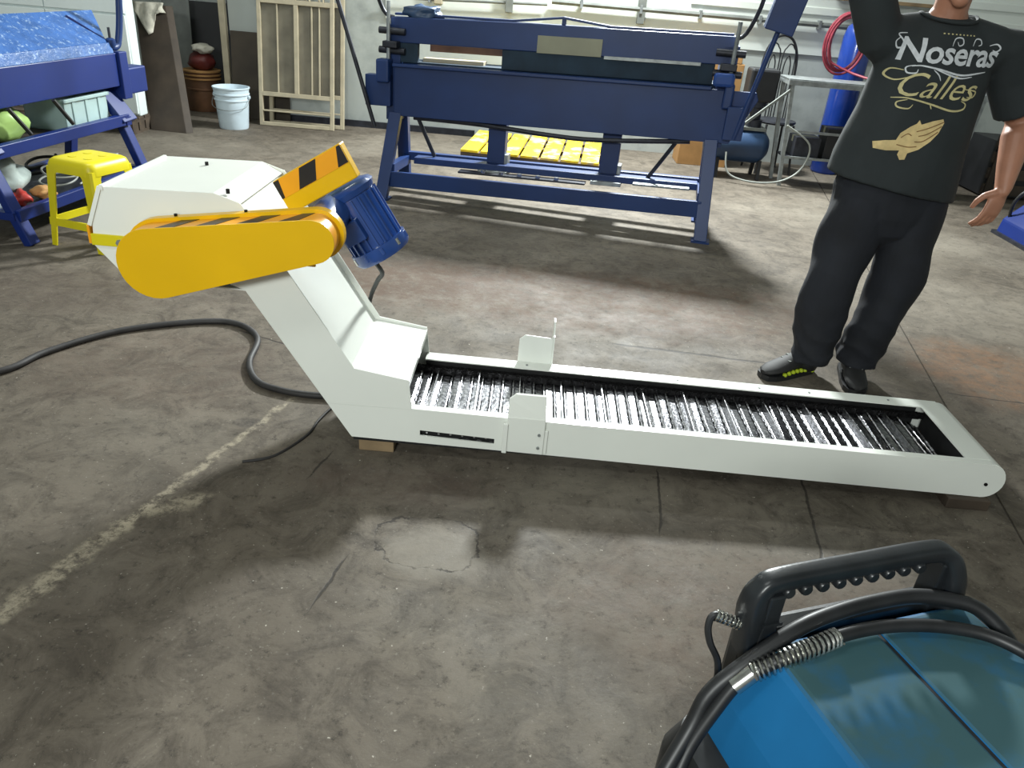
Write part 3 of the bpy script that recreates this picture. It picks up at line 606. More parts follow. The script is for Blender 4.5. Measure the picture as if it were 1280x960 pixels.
# ------------------------------------------------------------------ yellow stool
S = thing('plastic_stool', 'yellow plastic stool with rounded seat beside the small blue brake', 'stool', (-2.335, 4.05, 0), rad(74), world=False)
SY = M['stool_yellow']
def rsq(h, z, r=.3, n=6):
    out = []
    for q in range(4):
        for i in range(n+1):
            a = rad(90*q+90*i/n); sx = (1 if q in (0, 3) else -1); sy = (1 if q in (0, 1) else -1)
            out.append(Vector((sx*h*(1-r)+h*r*math.cos(a), sy*h*(1-r)+h*r*math.sin(a), z)))
    return out
mb = MB(); mb.loft([rsq(.150, .395), rsq(.148, .43), rsq(.140, .452), rsq(.125, .462), rsq(.10, .464)]); mb.build('seat', SY, S, smooth=True)
for i in range(4):
    a = rad(90*i)+rad(45)
    MB().cyl((.07*math.cos(a), .07*math.sin(a), .4645), (.07*math.cos(a), .07*math.sin(a), .466), .022, n=12).build('seat_boss', SY, S)
for sx, sy in ((1, 1), (-1, 1), (-1, -1), (1, -1)):
    mb = MB(); prev = None
    t, bt = .146, .178
    def Lsec(h, z, w):    # angle-section leg hugging the corner
        return [Vector((sx*x, sy*y, z)) for x, y in ((h, h-.01), (h-.01, h), (h-w, h), (h-w, h-.006), (h-.012, h-.012), (h-.006, h-w), (h, h-w))]
    mb.loft([Lsec(t, .42, .085), Lsec(t+.003, .38, .062), Lsec(bt, 0, .042)]); mb.build('leg', SY, S)
for q in range(4):
    R_ = Matrix.Rotation(rad(90*q), 3, 'Z'); mb = MB()
    h0, z0, z1 = .166, .11, .15
    vs = [R_ @ Vector(v) for v in ((-h0, h0+.002, z0), (h0, h0+.002, z0), (h0, h0-.008, z0), (-h0, h0-.008, z0), (-h0, h0-.001, z1), (h0, h0-.001, z1), (h0, h0-.011, z1), (-h0, h0-.011, z1))]
    mb.add(vs, [(0, 1, 2, 3), (4, 5, 6, 7), (0, 1, 5, 4), (1, 2, 6, 5), (2, 3, 7, 6), (3, 0, 4, 7)]).build('rung', SY, S)
# ------------------------------------------------------------------ foreground machine with handle
FM = thing('hooded_machine', 'blue plastic hooded workshop machine with black carry handle in the foreground corner', 'machine', (.556, .927, 0), rad(20), world=False)
BP = M['black_plastic']
HC = .037
def rrect(x0, x1, y0, y1, z, r, n=5):
    out = []
    for (cx, cy, a0) in ((x1-r, y1-r, 0), (x0+r, y1-r, 90), (x0+r, y0+r, 180), (x1-r, y0+r, 270)):
        for i in range(n+1): out.append(Vector((cx+r*math.cos(rad(a0+90*i/n)), cy+r*math.sin(rad(a0+90*i/n)), z)))
    return out
mb = MB(); mb.loft([rrect(-.27, .33, -.56, .02, .06, .05), rrect(-.29, .35, -.58, .03, .10, .05), rrect(-.285, .345, -.58, .03, .40, .05), rrect(-.265, .325, -.56, .02, .445, .05), rrect(-.24, .30, -.54, .0, .455, .04)])
mb.build('base_tub', BP, FM, smooth=True)
for x in (-.22, .28):
    for y in (-.48, -.06): MB().cyl((x-.02, y, .045), (x+.02, y, .045), .045, n=16).build('wheel', M['black_rubber'], FM, smooth=True)
for s in (0, 1):      # hood in two halves with the seam between
    def half(z, xo, y0, y1, xi=.0025):
        a = HC+(-xo if s == 0 else xi); b = HC+(-xi if s == 0 else xo)
        return [Vector((a, y0, z)), Vector((b, y0, z)), Vector((b, y1, z)), Vector((a, y1, z))]
    MB().loft([half(.445, .262, -.53, -.002), half(.455, .262, -.53, -.002), half(.52, .242, -.52, -.004), half(.608, .199, -.50, -.012), half(.620, .187, -.48, -.026)]).build('hood_shell', M['hood_blue'], FM, bevel=.006)
MB().box(HC-.0035, HC+.0035, -.47, -.03, .50, .6165).build('hood_seam', M['dark_inside'], FM)
# handle: uprights, bar, finger ridges, spring gland
def hx(x): return x
bar_ = MB(); prof = [tuple(v) for v in catmull([Vector(q) for q in [(-.150, .50, .012), (-.160, .60, .006), (-.171, .675, .002), (-.164, .706, 0), (-.135, .717, 0), (0, .718, 0), (.14, .718, 0), (.178, .711, -.004), (.195, .685, -.012), (.203, .63, -.018), (.208, .52, -.018)]], 4)]
rs = []
for i, (x, z, y) in enumerate(prof):
    a, b = prof[max(i-1, 0)], prof[min(i+1, len(prof)-1)]
    d = Vector((b[0]-a[0], b[2]-a[2], b[1]-a[1])).normalized(); n1 = Vector((0, 1, 0)); n2 = d.cross(n1).normalized(); n1 = n2.cross(d)
    k_ = min(1, max(0, (z-.66)/.05)); w, h_ = .023-.006*k_, .018-.003*k_
    rs.append([Vector((x, y+.012, z))+n1*w*cx+n2*h_*cz for cx, cz in [(abs(math.cos(t))**.55*math.copysign(1, math.cos(t)), abs(math.sin(t))**.55*math.copysign(1, math.sin(t))) for t in [2*math.pi*(q+.5)/16 for q in range(16)]]])
bar_.loft(rs); hd = bar_.build('handle', BP, FM, smooth=True)
for i in range(9):
    x = -.125+i*.031
    MB().lathe((x, -.006, .700), (0, 1, 0), [(0, .008), (.003, .0105), (.030, .0105), (.033, .008)], 10).build('finger_ridge', BP, hd, smooth=True)
for s, x in ((0, -.146), (1, .182)):
    MB().box(x-.014, x+.014, -.008, .030, .56, .700).build('upright_web', BP, hd, bevel=.003)
    MB().box(x-.017, x+.017, -.012, -.006, .645, .651).build('web_rib', BP, hd)
MB().box(-.175, .225, .000, .045, .44, .612).build('handle_mount', BP, FM, bevel=.012)  # made taller so its black stands in for shade behind the hood
def helix(p, q, R_, turns, r, bend=None):
    pts = []; p, q = Vector(p), Vector(q); n = int(turns*9)
    P_ = catmull([p]+[Vector(b) for b in (bend or [])]+[q], 24)
    for i in range(n+1):
        t = i/n*(len(P_)-1); k = min(int(t), len(P_)-2); c_ = P_[k].lerp(P_[k+1], t-k); d = (P_[min(k+2, len(P_)-1)]-P_[max(k-1, 0)]).normalized()
        a = d.cross(Vector((0, 0, 1))).normalized(); b = a.cross(d); th = 2*math.pi*turns*i/n
        pts.append(c_+a*R_*math.cos(th)+b*R_*math.sin(th))
    return MB().tube(pts, r, 5, 0)
FX = (Matrix.Translation((.556, .927, 0)) @ Matrix.Rotation(rad(20), 4, 'Z'))
tc_ = thing('torch_cable', 'glossy black cable with steel spring sleeve draped over the blue hood', 'cable', (.556, .927, .6), rad(20), world=False)
LZ = -.6
def dz(pts): return [(x, y, z+LZ) for x, y, z in pts]
low = [(-.33, -.10, .40), (-.285, -.062, .47), (-.24, -.048, .54), (-.207, -.044, .585), (-.165, -.050, .615), (-.124, -.056, .633), (-.048, -.046, .638), (.029, -.046, .638), (.096, -.058, .638), (.155, -.079, .637), (.195, -.107, .637), (.226, -.147, .632), (.27, -.174, .60), (.335, -.2, .50), (.36, -.22, .35), (.365, -.25, .1)]
MB().tube(dz(low), .0105, 10, 5).build('cable_jacket', M['black_rubber'], tc_, smooth=True)
helix(*(dz([(-.190, -.046, .599)])+dz([(-.054, -.047, .638)])), .0140, 19, .0024, dz([(-.150, -.053, .622), (-.105, -.054, .635)])).build('spring_sleeve', M['spring_steel'], tc_, smooth=True)
MB().cyl(dz([(-.216, -.044, .574)])[0], dz([(-.190, -.046, .599)])[0], .0135, n=14).build('ferrule', M['spring_steel'], tc_, smooth=True)
up = [(-.36, -.09, .30), (-.335, -.075, .42), (-.273, -.043, .50), (-.245, -.03, .55), (-.195, -.028, .595), (-.103, -.018, .638), (-.02, -.010, .648), (.054, -.008, .650), (.12, -.012, .650), (.175, -.030, .648), (.215, -.055, .642), (.245, -.095, .612), (.27, -.13, .55), (.33, -.16, .4), (.36, -.18, .12)]
tag(MB().tube([FX @ Vector(v) for v in up], .0125, 10, 5).build('power_lead', M['black_rubber'], smooth=True), 'thicker black lead arched behind the spring sleeve, in front of the carry handle', 'cable')
sg = thing('small_gland_cable', 'thin black lead with short steel spring beside the left handle post', 'cable', (.556, .927, .6), rad(20), world=False)
helix(*(dz([(-.182, .016, .632)])+dz([(-.216, .034, .642)])), .0085, 7, .0022).build('spring_sleeve', M['spring_steel'], sg, smooth=True)
MB().tube(dz([(-.180, .016, .632), (-.216, .034, .642), (-.227, .031, .625), (-.225, .020, .60), (-.212, .008, .57), (-.21, .0, .53), (-.215, .0, .47)]), .0055, 8, 5).build('lead', M['black_rubber'], sg, smooth=True)
# ------------------------------------------------------------------ left background
B = thing('bucket', 'white plastic pail standing on the floor beside the leaning window frames', 'bucket', (-2.83, 7.45, 0), 0, world=False)
MB().lathe((0, 0, 0), (0, 0, 1), [(0, .02), (0, .128), (.01, .132), (.25, .150), (.252, .157), (.262, .157), (.264, .152), (.30, .154), (.302, .162), (.312, .162), (.314, .156), (.352, .159), (.356, .167), (.366, .167), (.367, .156), (.34, .152), (.02, .124), (.018, .01)], 32).build('pail', M['bucket_white'], B, smooth=True)
for s in (-1, 1): MB().cyl((s*.158, 0, .285), (s*.172, 0, .285), .014, n=10).build('handle_ear', M['bucket_white'], B)
MB().tube([(-.168, 0, .285), (-.15, -.09, .20), (0, -.165, .175), (.15, -.09, .20), (.168, 0, .285)], .0028, 6, 6).build('bail', M['galv'], B, smooth=True)
# leaning board with a rag over its top
bd = MB(); q0, q1 = Vector((-3.43, 7.03, 0)), Vector((-3.10, 7.0, 0)); r0, r1 = Vector((-3.76, 7.72, .97)), Vector((-3.46, 7.69, .98)); th_ = Vector((.045, .05, .0))
bd.add([q0, q1, q1+th_, q0+th_, r0, r1, r1+th_, r0+th_], [(0, 1, 2, 3), (4, 5, 6, 7), (0, 1, 5, 4), (1, 2, 6, 5), (2, 3, 7, 6), (3, 0, 4, 7)])
tag(bd.build('board', M['dark_wood'], bevel=.004), 'wide dark wooden board leaning back beside the white cabinet', 'board')
rg = MB(); cols, rows = 9, 7; vs = []
for j in range(rows):
    for i in range(cols):
        s, t = i/(cols-1), j/(rows-1)
        base_ = r0.lerp(r1, s*1.0-.02); dn = (q0-r0).normalized()
        ln = (.10+.26*max(0, 1-abs(s-.42)/.35)) 
        vs.append(base_+dn*(t*ln-.03)+Vector((.012*math.sin(9*s+4*t), -.022-.014*math.sin(14*s+3*t), 0)))
fs = [(j*cols+i, j*cols+i+1, (j+1)*cols+i+1, (j+1)*cols+i) for j in range(rows-1) for i in range(cols-1)]
rg.add(vs, fs); rago = rg.build('rag', M['rag'], smooth=True); md = rago.modifiers.new('thick', 'SOLIDIFY'); md.thickness = .008; md.offset = 0
tag(rago, 'pale crumpled rag hanging over the top of the dark leaning board', 'cloth')
# white cabinet on a pallet
cb = thing('white_cabinet', 'tall white cabinet standing on a wooden pallet behind the small blue brake', 'cabinet', (-4.1, 6.9, .13), world=True)
MB().box(-4.9, -3.45, 6.92, 7.06, .13, 1.75).build('cabinet_body', M['cabinet_white'], cb, bevel=.01)
for x0, x1 in ((-4.89, -4.13), (-4.12, -3.46)):
    for z0, z1 in ((.15, .93), (.945, 1.73)):
        d = MB().box(x0, x1, 6.9, 6.92, z0, z1).build('cabinet_door', M['cabinet_white'], cb, bevel=.004)
        MB().box(x0+.05 if x0 > -4.5 else x1-.07, x0+.07 if x0 > -4.5 else x1-.05, 6.88, 6.9, (z0+z1)/2-.06, (z0+z1)/2+.06).build('door_handle', M['black_paint'], d, bevel=.004)
def pallet(name, x0, x1, y0, y1, h, n, m, label, along='y', rz=0, loc=(0, 0, 0), gap=.35, mb_=None):
    P = thing(name, label, 'pallet', loc, rz, world=False); lx, ly = x1-x0, y1-y0; mb_ = mb_ or m
    for yy in (y0+.05, (y0+y1)/2, y1-.05) if along == 'y' else (x0+.05, (x0+x1)/2, x1-.05):
        if along == 'y':
            MB().box(x0, x1, yy-.045, yy+.045, h-.042, h-.02).build('stringer', mb_, P)
            for xx in (x0+.05, (x0+x1)/2, x1-.05): MB().box(xx-.05, xx+.05, yy-.045, yy+.045, .018, h-.042).build('block', mb_, P)
        else:
            MB().box(yy-.045, yy+.045, y0, y1, h-.042, h-.02).build('stringer', mb_, P)
            for xx in (y0+.05, (y0+y1)/2, y1-.05): MB().box(yy-.045, yy+.045, xx-.05, xx+.05, .018, h-.042).build('block', mb_, P)
    pt = (lx if along == 'y' else ly)/n; w = pt*(1-gap*.4)
    for i in range(n):
        if along == 'y': MB().box(x0+i*pt, x0+i*pt+w, y0, y1, h-.02, h).build('slat', m, P, bevel=.002)
        else: MB().box(x0, x1, y0+i*pt, y0+i*pt+w, h-.02, h).build('slat', m, P, bevel=.002)
    for yy in (y0, (y0+y1)/2-.05, y1-.1): 
        if along == 'y': MB().box(x0, x1, yy, yy+.1, 0, .018).build('bottom_board', mb_, P)
    if along != 'y':
        for xx in (x0, (x0+x1)/2-.05, x1-.1): MB().box(xx, xx+.1, y0, y1, 0, .018).build('bottom_board', mb_, P)
    return P
pallet('wood_pallet', -.75, .75, -.17, .17, .13, 3, M['pallet_wood'], 'old brown wooden pallet under the white cabinet', 'x', 0, (-4.20, 6.93, 0))
pallet('yellow_pallet', -.60, .60, -.48, .48, .14, 7, M['pallet_yellow'], 'worn yellow painted pallet lying on floor behind the long brake', 'y', rad(-5), (.03, 7.10, 0), mb_=M['pallet_wood'])
# niche clutter
dr = thing('steel_drum', 'rusty brown drum with copper bands in the dark niche behind the pail', 'drum', (-3.42, 8.25, 0), world=False)
MB().lathe((0, 0, 0), (0, 0, 1), [(0, .01), (0, .17), (.02, .175), (.20, .175), (.205, .182), (.22, .182), (.225, .175), (.36, .175), (.37, .18), (.385, .18), (.385, .16), (.37, .02)], 24).build('drum_body', M['rust_drum'], dr, smooth=True)
for z in (.30, .335, .37): MB().lathe((0, 0, z), (0, 0, 1), [(0, .17), (.003, .186), (.016, .186), (.019, .17)], 24).build('copper_band', M['cardboard'], dr, smooth=True)
crumple('red_bundle', M['dark_red'], -3.40, 8.22, .385+.085, .14, .12, .09, 'dark red bundle on top of the rusty drum', 'bundle', seed=23, amp=.12, flat=-.085)
crumple('pale_bundle', M['rag'], -3.36, 8.17, .545+.05, .10, .09, .045, 'pale crumpled plastic on top of the dark red bundle', 'bundle', seed=25, amp=.2, flat=-.05)
def slab(name, m, p, w, h, t, rz, tilt, label, cat):
    o = MB().box(-w/2, w/2, -t/2, t/2, 0, h).build(name, m, bevel=.004); o.location = p; o.rotation_euler = (rad(tilt), 0, rad(rz)); return tag(o, label, cat)
slab('metal_sheet', M['black_paint'], (-3.5, 8.62, .0), .95, 1.0, .02, 4, -12, 'dark metal sheet leaning at the back of the niche', 'panel')
slab('scrap_panel', M['dark_steel'], (-3.22, 8.52, .0), .16, 1.24, .04, -10, -10, 'narrow dark offcut leaning in the niche beside the wall corner', 'panel')
slab('funnel_sheet', M['grey_paint'], (-3.68, 8.35, .0), .26, 1.02, .03, 14, -9, 'grey bent sheet leaning behind the dark board', 'panel')
# brown panel against wall
slab('brown_panel', M['brown_panel'], (-2.72, 7.93, 0), .56, .80, .03, 0, -6, 'dark brown panel leaning on the wall behind the white pail', 'panel')
# leaning window frames
def wframe(x0, x1, yb, label, glass):
    T_ = thing('window_frame', label, 'frame', (0, 0, 0), 0, 'leaning beige window frames', world=False)
    T_.location = ((x0+x1)/2, yb, 0); T_.rotation_euler = (rad(-7.5), 0, rad(0)); w = (x1-x0)/2; H_ = 1.55; s = .035
    def b(n, a, c, z0, z1, m=M['beige_steel'], y0=-.02, y1=.02): return MB().box(a, c, y0, y1, z0, z1).build(n, m, T_, bevel=.003)
    b('stile', -w, -w+s, 0, H_); b('stile', w-s, w, 0, H_); b('rail', -w+s, w-s, 0, .035); b('rail', -w+s, w-s, .27, .31); b('rail', -w+s, w-s, 1.08, 1.12)
    b('rail', -w+s, w-s, 1.50, H_)
    b('mullion', -.015, .025, .31, 1.08); b('thin_bar', -w+s, w-s, .13, .145)
    for x in (-w*.48, w*.42, w*.62): b('thin_bar', x-.007, x+.007, .31, 1.08, y0=-.012, y1=.002)
    for i in range(5): b('thin_bar', -w+s+.06+i*.13, -w+s+.072+i*.13, 1.12, 1.50)
    if glass:
        for a, c in ((-w+s, -.015), (.025, w-s)): b('pane', a, c, .31, 1.08, M['dusty_glass'], .006, .012)
wframe(-2.665, -1.945, 7.70, 'front one of two beige steel window frames leaning on the wall', True)
wframe(-2.60, -1.87, 7.80, 'rear beige window frame showing right of the front one', True)
# ------------------------------------------------------------------ right background
cp = thing('air_compressor', 'small blue grey air compressor with black motor behind the right end of the brake', 'compressor', (1.85, 7.25, 0), world=False)
MB().lathe((-.28, 0, .28), (1, 0, 0), [(-.03, .02), (-.02, .08), (.02, .13), (.06, .15), (.46, .15), (.50, .13), (.54, .08), (.55, .02)], 22).build('air_tank', M['comp_blue'], cp, smooth=True)
for x in (-.18, .2):
    for y in (-.1, .1): MB().bar((x, y, .17), (x, y*1.3, 0), .03, .03).build('foot', M['black_paint'], cp)
MB().box(-.22, .20, -.09, .09, .42, .445).build('deck', M['grey_paint'], cp)
MB().box(-.03, .22, -.10, .10, .66, .93).build('motor_cover', M['black_paint'], cp, bevel=.02)
MB().lathe((.10, 0, .445), (0, 0, 1), [(0, .07), (.06, .07), (.07, .05), (.16, .05), (.17, .075), (.22, .075)], 14).build('pump', M['dark_steel'], cp, smooth=True)
MB().tube([(-.15, 0, .445), (-.16, -.03, .52), (-.05, -.06, .55), (.06, -.05, .52)], .012, 8).build('outlet_pipe', M['galv'], cp, smooth=True)
MB().lathe((-.18, -.05, .445), (0, 0, 1), [(0, .015), (.04, .015), (.045, .03), (.06, .03)], 10).build('gauge', M['pale_cable'], cp)
tag(MB().tube([(1.70, 7.0, .25), (1.74, 6.95, .08), (1.95, 6.9, .03), (2.2, 6.9, .06), (2.36, 6.92, .18), (2.38, 6.93, .38), (2.16, 6.95, .52)], .008, 8, 6).build('air_hose', M['pale_cable'], smooth=True), 'pale air hose hanging in a loop below the compressor', 'hose')
def cbox(name, x, y, z, sx, sy, sz_, label, rz=0, m='cardboard'):
    o = thing(name, label, 'box', (x, y, z), rad(rz), world=False)
    MB().box(-sx/2, sx/2, -sy/2, sy/2, 0, sz_).build('carton', M[m], o, bevel=.004)
    MB().box(-sx/2-.002, sx/2+.002, -.02, .02, sz_-.05, sz_+.002).build('packing_tape', M['khaki'], o)
    return o
# table of galvanised tube
tb_ = thing('steel_table', 'galvanised tube table frame holding the hose beside the standing person', 'table', (2.9, 7.14, 0), world=True)
for y in (6.99, 7.29): MB().bar((2.10, y, .86), (3.8, y, .86), .04, .04).build('top_rail', M['galv'], tb_)
for x in (2.12, 2.68, 3.24, 3.78): MB().bar((x, 7.0, .86), (x, 7.28, .86), .035, .035).build('cross_bar', M['galv'], tb_)
MB().box(2.10, 3.8, 6.98, 7.30, .881, .889).build('table_sheet', M['galv'], tb_)
for x, xb in ((2.14, 2.22), (3.76, 3.70)):
    for y in (7.0, 7.28): MB().bar((x, y, .84), (xb, y, 0), .03, .03).build('leg', M['galv'], tb_)
MB().bar((2.12, 6.96, .80), (1.74, 6.93, .46), .02, .02).build('folding_strut', M['grey_paint'], tb_)
for z in (.25, .47): MB().bar((2.20-.03*(z > .3), 7.0, z), (3.71, 7.0, z), .02, .02).build('side_bar', M['galv'], tb_)
MB().box(2.22, 3.70, 7.01, 7.27, .235, .25).build('under_shelf', M['dark_steel'], tb_)
for i, (x, w_, h_, m_, lab) in enumerate(((2.40, .22, .17, 'dark_steel', 'dark grey carton at the left end under the steel table'), (2.70, .30, .26, 'black_paint', 'black carton in the middle under the steel table'), (3.1, .36, .22, 'dark_steel', 'long dark carton right of the black one under steel table'), (3.48, .26, .3, 'black_paint', 'tall black carton at the right end under steel table'))):
    cbox('carton_box', x, 7.14, .251, w_, .22, h_, lab, 0, m_)
# wire back chair
def chair(x, y, rz, z, label):
    c = thing('wire_chair', label, 'chair', (x, y, z), rad(rz), None, world=False); bk = M['black_paint']
    MB().lathe((0, 0, .44), (0, 0, 1), [(0, .01), (0, .17), (.015, .185), (.03, .18), (.035, .01)], 22).build('seat', M['dark_steel'], c, smooth=True)
    MB().tube([(-.16, .15, .44), (-.165, .18, .70), (-.16, .20, .98), (-.10, .21, 1.13), (0, .21, 1.18), (.10, .21, 1.13), (.16, .20, .98), (.165, .18, .70), (.16, .15, .44)], .012, 8, 5).build('back_frame', bk, c, smooth=True)
    for a in (.06, .115):
        t_ = 1.16-(.0 if a > .08 else .10)
        for s in (-1, 1):
            cx = s*.075
            MB().tube([(cx-a*.55, .17, .46), (cx-a*.55, .19, t_-.18), (cx-a*.3, .195, t_-.08), (cx, .2, t_-.05), (cx+a*.3, .195, t_-.08), (cx+a*.55, .19, t_-.18), (cx+a*.55, .17, .46)], .006, 6, 4).build('back_loop', bk, c, smooth=True)
    for sx in (-1, 1):
        for sy in (-1, 1): MB().tube([(sx*.13, sy*.12, .44), (sx*.17, sy*.17, 0)], .011, 8, 0).build('leg', bk, c, smooth=True)
    return c
chair(2.25, 7.62, 8, 0, 'black wire back chair standing on the floor behind the steel table end')
# cartons behind brake end
cbox('carton_box', 1.62, 7.72, .0, .46, .30, .92, 'tall tan cardboard carton on the floor left of the compressor motor')
cbox('carton_box', 1.62, 7.70, .922, .40, .26, .10, 'flat tan carton lying on top of the tall carton')
# gas cylinder and red hose
g = thing('gas_cylinder', 'tall glossy blue cylinder standing against the wall behind the steel table', 'cylinder', (2.88, 7.80, 0), world=False)
MB().lathe((0, 0, 0), (0, 0, 1), [(0, .01), (0, .12), (.02, .135), (1.22, .135), (1.30, .115), (1.35, .06), (1.37, .035), (1.42, .035), (1.42, .005)], 26).build('cylinder_body', M['tank_blue'], g, smooth=True)
MB().lathe((0, 0, 1.42), (0, 0, 1), [(0, .018), (.05, .018), (.052, .04), (.075, .04), (.077, .01)], 12).build('valve', M['beige_steel'], g, smooth=True)
MB().cyl((0, 0, 1.445), (0, -.07, 1.445), .012, n=8).build('outlet', M['beige_steel'], g)
pts = []
for i in range(70):
    t = rad(90)+i/69*2*math.pi*3.4; k = (1+.05*math.sin(i*.35))*(1.06-.22*i/69)
    pts.append((2.70+.17*k*math.cos(t), 7.56+.03*math.sin(i*.25)+i*.0006, 1.155+.245*k*math.sin(t)))
pts += [(2.80, 7.5, .93), (2.95, 7.28, .905), (3.25, 7.2, .90)]
tag(MB().tube(pts, .0105, 8, 2).build('red_hose', M['red_hose'], smooth=True), 'dark red hose coiled in loops in front of the blue cylinder', 'hose')
tag(MB().box(2.66, 3.6, 7.80, 8.015, 1.50, 1.53).build('wall_shelf', M['wood'], bevel=.003), 'narrow wooden wall shelf above the blue cylinder', 'shelf')
# blue block at right edge
rb = thing('machine_foot', 'blue sloped machine foot at right edge of the floor', 'machine', (3.85, 5.75, 0), rad(0), world=False)
MB().prism([(-.22, 0), (.45, 0), (.45, .42), (.10, .42), (-.20, .12)], lambda a, b, t: (a, -.22+.44*t, b), 0, 1).build('housing', M['brake_blue_bright'], rb, bevel=.015)
MB().box(-.24, .47, -.24, .24, 0, .025).build('base_plate', M['dark_steel'], rb)
MB().tube([(-.02, .1, .30), (-.14, .12, .36), (-.2, .15, .26), (-.16, .2, .1)], .012, 8).build('hose_stub', M['black_rubber'], rb, smooth=True)
cr = thing('dark_crate', 'black slatted crate on floor behind the person right side', 'crate', (4.75, 7.5, 0), world=False)
MB().box(-.6, .6, -.25, .25, .02, .5).build('crate_body', M['black_paint'], cr)
for z in (.04, .18, .32, .46):
    MB().box(-.62, .62, -.275, -.25, z, z+.09).build('crate_slat', M['dark_wood'], cr)
for x in (-.6, .56): MB().box(x, x+.05, -.29, -.275, 0, .56).build('crate_post', M['dark_wood'], cr)
# ------------------------------------------------------------------ person
PR = thing('person', 'standing person in black printed T-shirt and dark jeans, right arm raised', 'person', (1.43, 3.12, 0), world=True)
def sweep(mb, secs, ref, n=18, ends=3):
    """secs: (centre, a, b) ellipse half sizes along ref and across it"""
    rings = []
    for i, (c, a, b) in enumerate(secs):
        c = Vector(c); p = Vector(secs[max(i-1, 0)][0]); q = Vector(secs[min(i+1, len(secs)-1)][0]); d = (q-p).normalized()
        u = Vector(ref); u = (u-d*u.dot(d)).normalized(); v = d.cross(u)
        rings.append([c+u*a*math.cos(2*math.pi*k/n)+v*b*math.sin(2*math.pi*k/n) for k in range(n)])
    def dome(i, s):
        c, a, b = secs[i]; c = Vector(c); o = Vector(secs[1 if i == 0 else -2][0]); d = (c-o).normalized(); r = min(a, b); R0 = rings[i]
        return [[c+d*r*h+(p-c)*math.sqrt(max(0, 1-h*h)) for p in R0] for h in (.5, .86, .99)]
    mb.loft((dome(0, 0)[::-1] if ends & 1 else [])+rings+(dome(len(secs)-1, 1) if ends & 2 else []))
def remesh(o, vox, sm=6, fac=.5):
    r = o.modifiers.new('remesh', 'REMESH'); r.mode = 'VOXEL'; r.voxel_size = vox; r.use_smooth_shade = True
    if sm:
        s = o.modifiers.new('smooth', 'SMOOTH'); s.factor = fac; s.iterations = sm
NECK = Vector((1.452, 3.13, 1.47))
def hand(mb, wrist, dirn, palmn, side, curl, L_=.185):
    """dirn: along the fingers, palmn: out of the palm, side: toward the thumb"""
    d = Vector(dirn).normalized(); pn = Vector(palmn); pn = (pn-d*pn.dot(d)).normalized(); s = d.cross(pn)
    if s.dot(Vector(side)) < 0: s = -s
    w = Vector(wrist); pl = L_*.50
    sweep(mb, [(w-d*.02, .026, .020), (w+d*.02, .031, .019), (w+d*pl*.55, .041, .0175), (w+d*pl*.95, .041, .014)], s, 14)
    fl_ = [(.030, .072, .0100), (.010, .080, .0104), (-.011, .075, .0100), (-.031, .060, .0090)]
    for k, (off, ln, r) in enumerate(fl_):
        p = w+d*pl*.93+s*off*.98; dirv = (d+s*off*1.6).normalized(); pts = [(p-dirv*.02, r*1.05, r)]; ang_ = 0
        for j, fr_ in enumerate((.45, .32, .26)):
            ang_ += curl*(.6, 1.0, .8)[j]*(1+.12*k)
            dv = dirv*math.cos(ang_)+pn*math.sin(ang_); pts.append((p, r, r*.95)); p = p+dv*ln*fr_
        pts.append((p, r*.82, r*.8)); sweep(mb, pts, s, 10)
    b0 = w+d*.022+s*.026; t1 = b0+(d*.55+s*.72+pn*.35).normalized()*.038; t2 = t1+(d*.85+s*.22+pn*.45).normalized()*.030; t3 = t2+(d*.95+pn*.35).normalized()*.026
    sweep(mb, [(w+d*.012+s*.012, .016, .014), (b0, .017, .0155), (t1, .0138, .013), (t2, .0122, .0116), (t3, .0095, .009)], pn, 10)
sk = MB()
# core trunk, neck, head
sweep(sk, [((1.44, 3.14, .84), .13, .10), ((1.44, 3.15, 1.05), .15, .105), ((1.45, 3.15, 1.28), .165, .11), ((1.452, 3.14, 1.40), .14, .08), ((1.452, 3.135, 1.45), .075, .065)], (1, 0, 0))
sweep(sk, [((1.452, 3.14, 1.42), .066, .064), ((1.450, 3.125, 1.50), .058, .060), ((1.448, 3.11, 1.57), .058, .062)], (1, 0, 0))
HD = Vector((1.447, 3.085, 1.645)); tilt = Matrix.Rotation(rad(8), 3, 'X') @ Matrix.Rotation(rad(4), 3, 'Y')
def hp_(x, y, z): return HD+tilt @ Vector((x, y, z))
sweep(sk, [(hp_(0, -.052, -.118), .030, .026), (hp_(0, -.034, -.098), .052, .058), (hp_(0, -.014, -.06), .066, .082), (hp_(0, -.004, -.01), .074, .096), (hp_(0, 0, .05), .076, .098), (hp_(0, .006, .09), .066, .084), (hp_(0, .010, .112), .044, .056)], (1, 0, 0), 22)
sweep(sk, [(hp_(0, -.096, .018), .009, .008), (hp_(0, -.108, -.008), .0115, .010), (hp_(0, -.118, -.030), .017, .011), (hp_(0, -.100, -.036), .014, .008)], (1, 0, 0), 10)
sweep(sk, [(hp_(-.045, -.088, .026), .008, .010), (hp_(0, -.100, .028), .008, .009), (hp_(.045, -.088, .026), .008, .010)], (0, 0, 1), 10)
sweep(sk, [(hp_(-.022, -.090, -.066), .006, .006), (hp_(0, -.097, -.065), .010, .008), (hp_(.022, -.090, -.066), .006, .006)], (0, 0, 1), 10)
for s in (-1, 1): sweep(sk, [(hp_(s*.074, .006, -.026), .010, .006), (hp_(s*.080, .010, .0), .017, .008), (hp_(s*.081, .012, .022), .014, .007)], (0, 1, 0), 10)
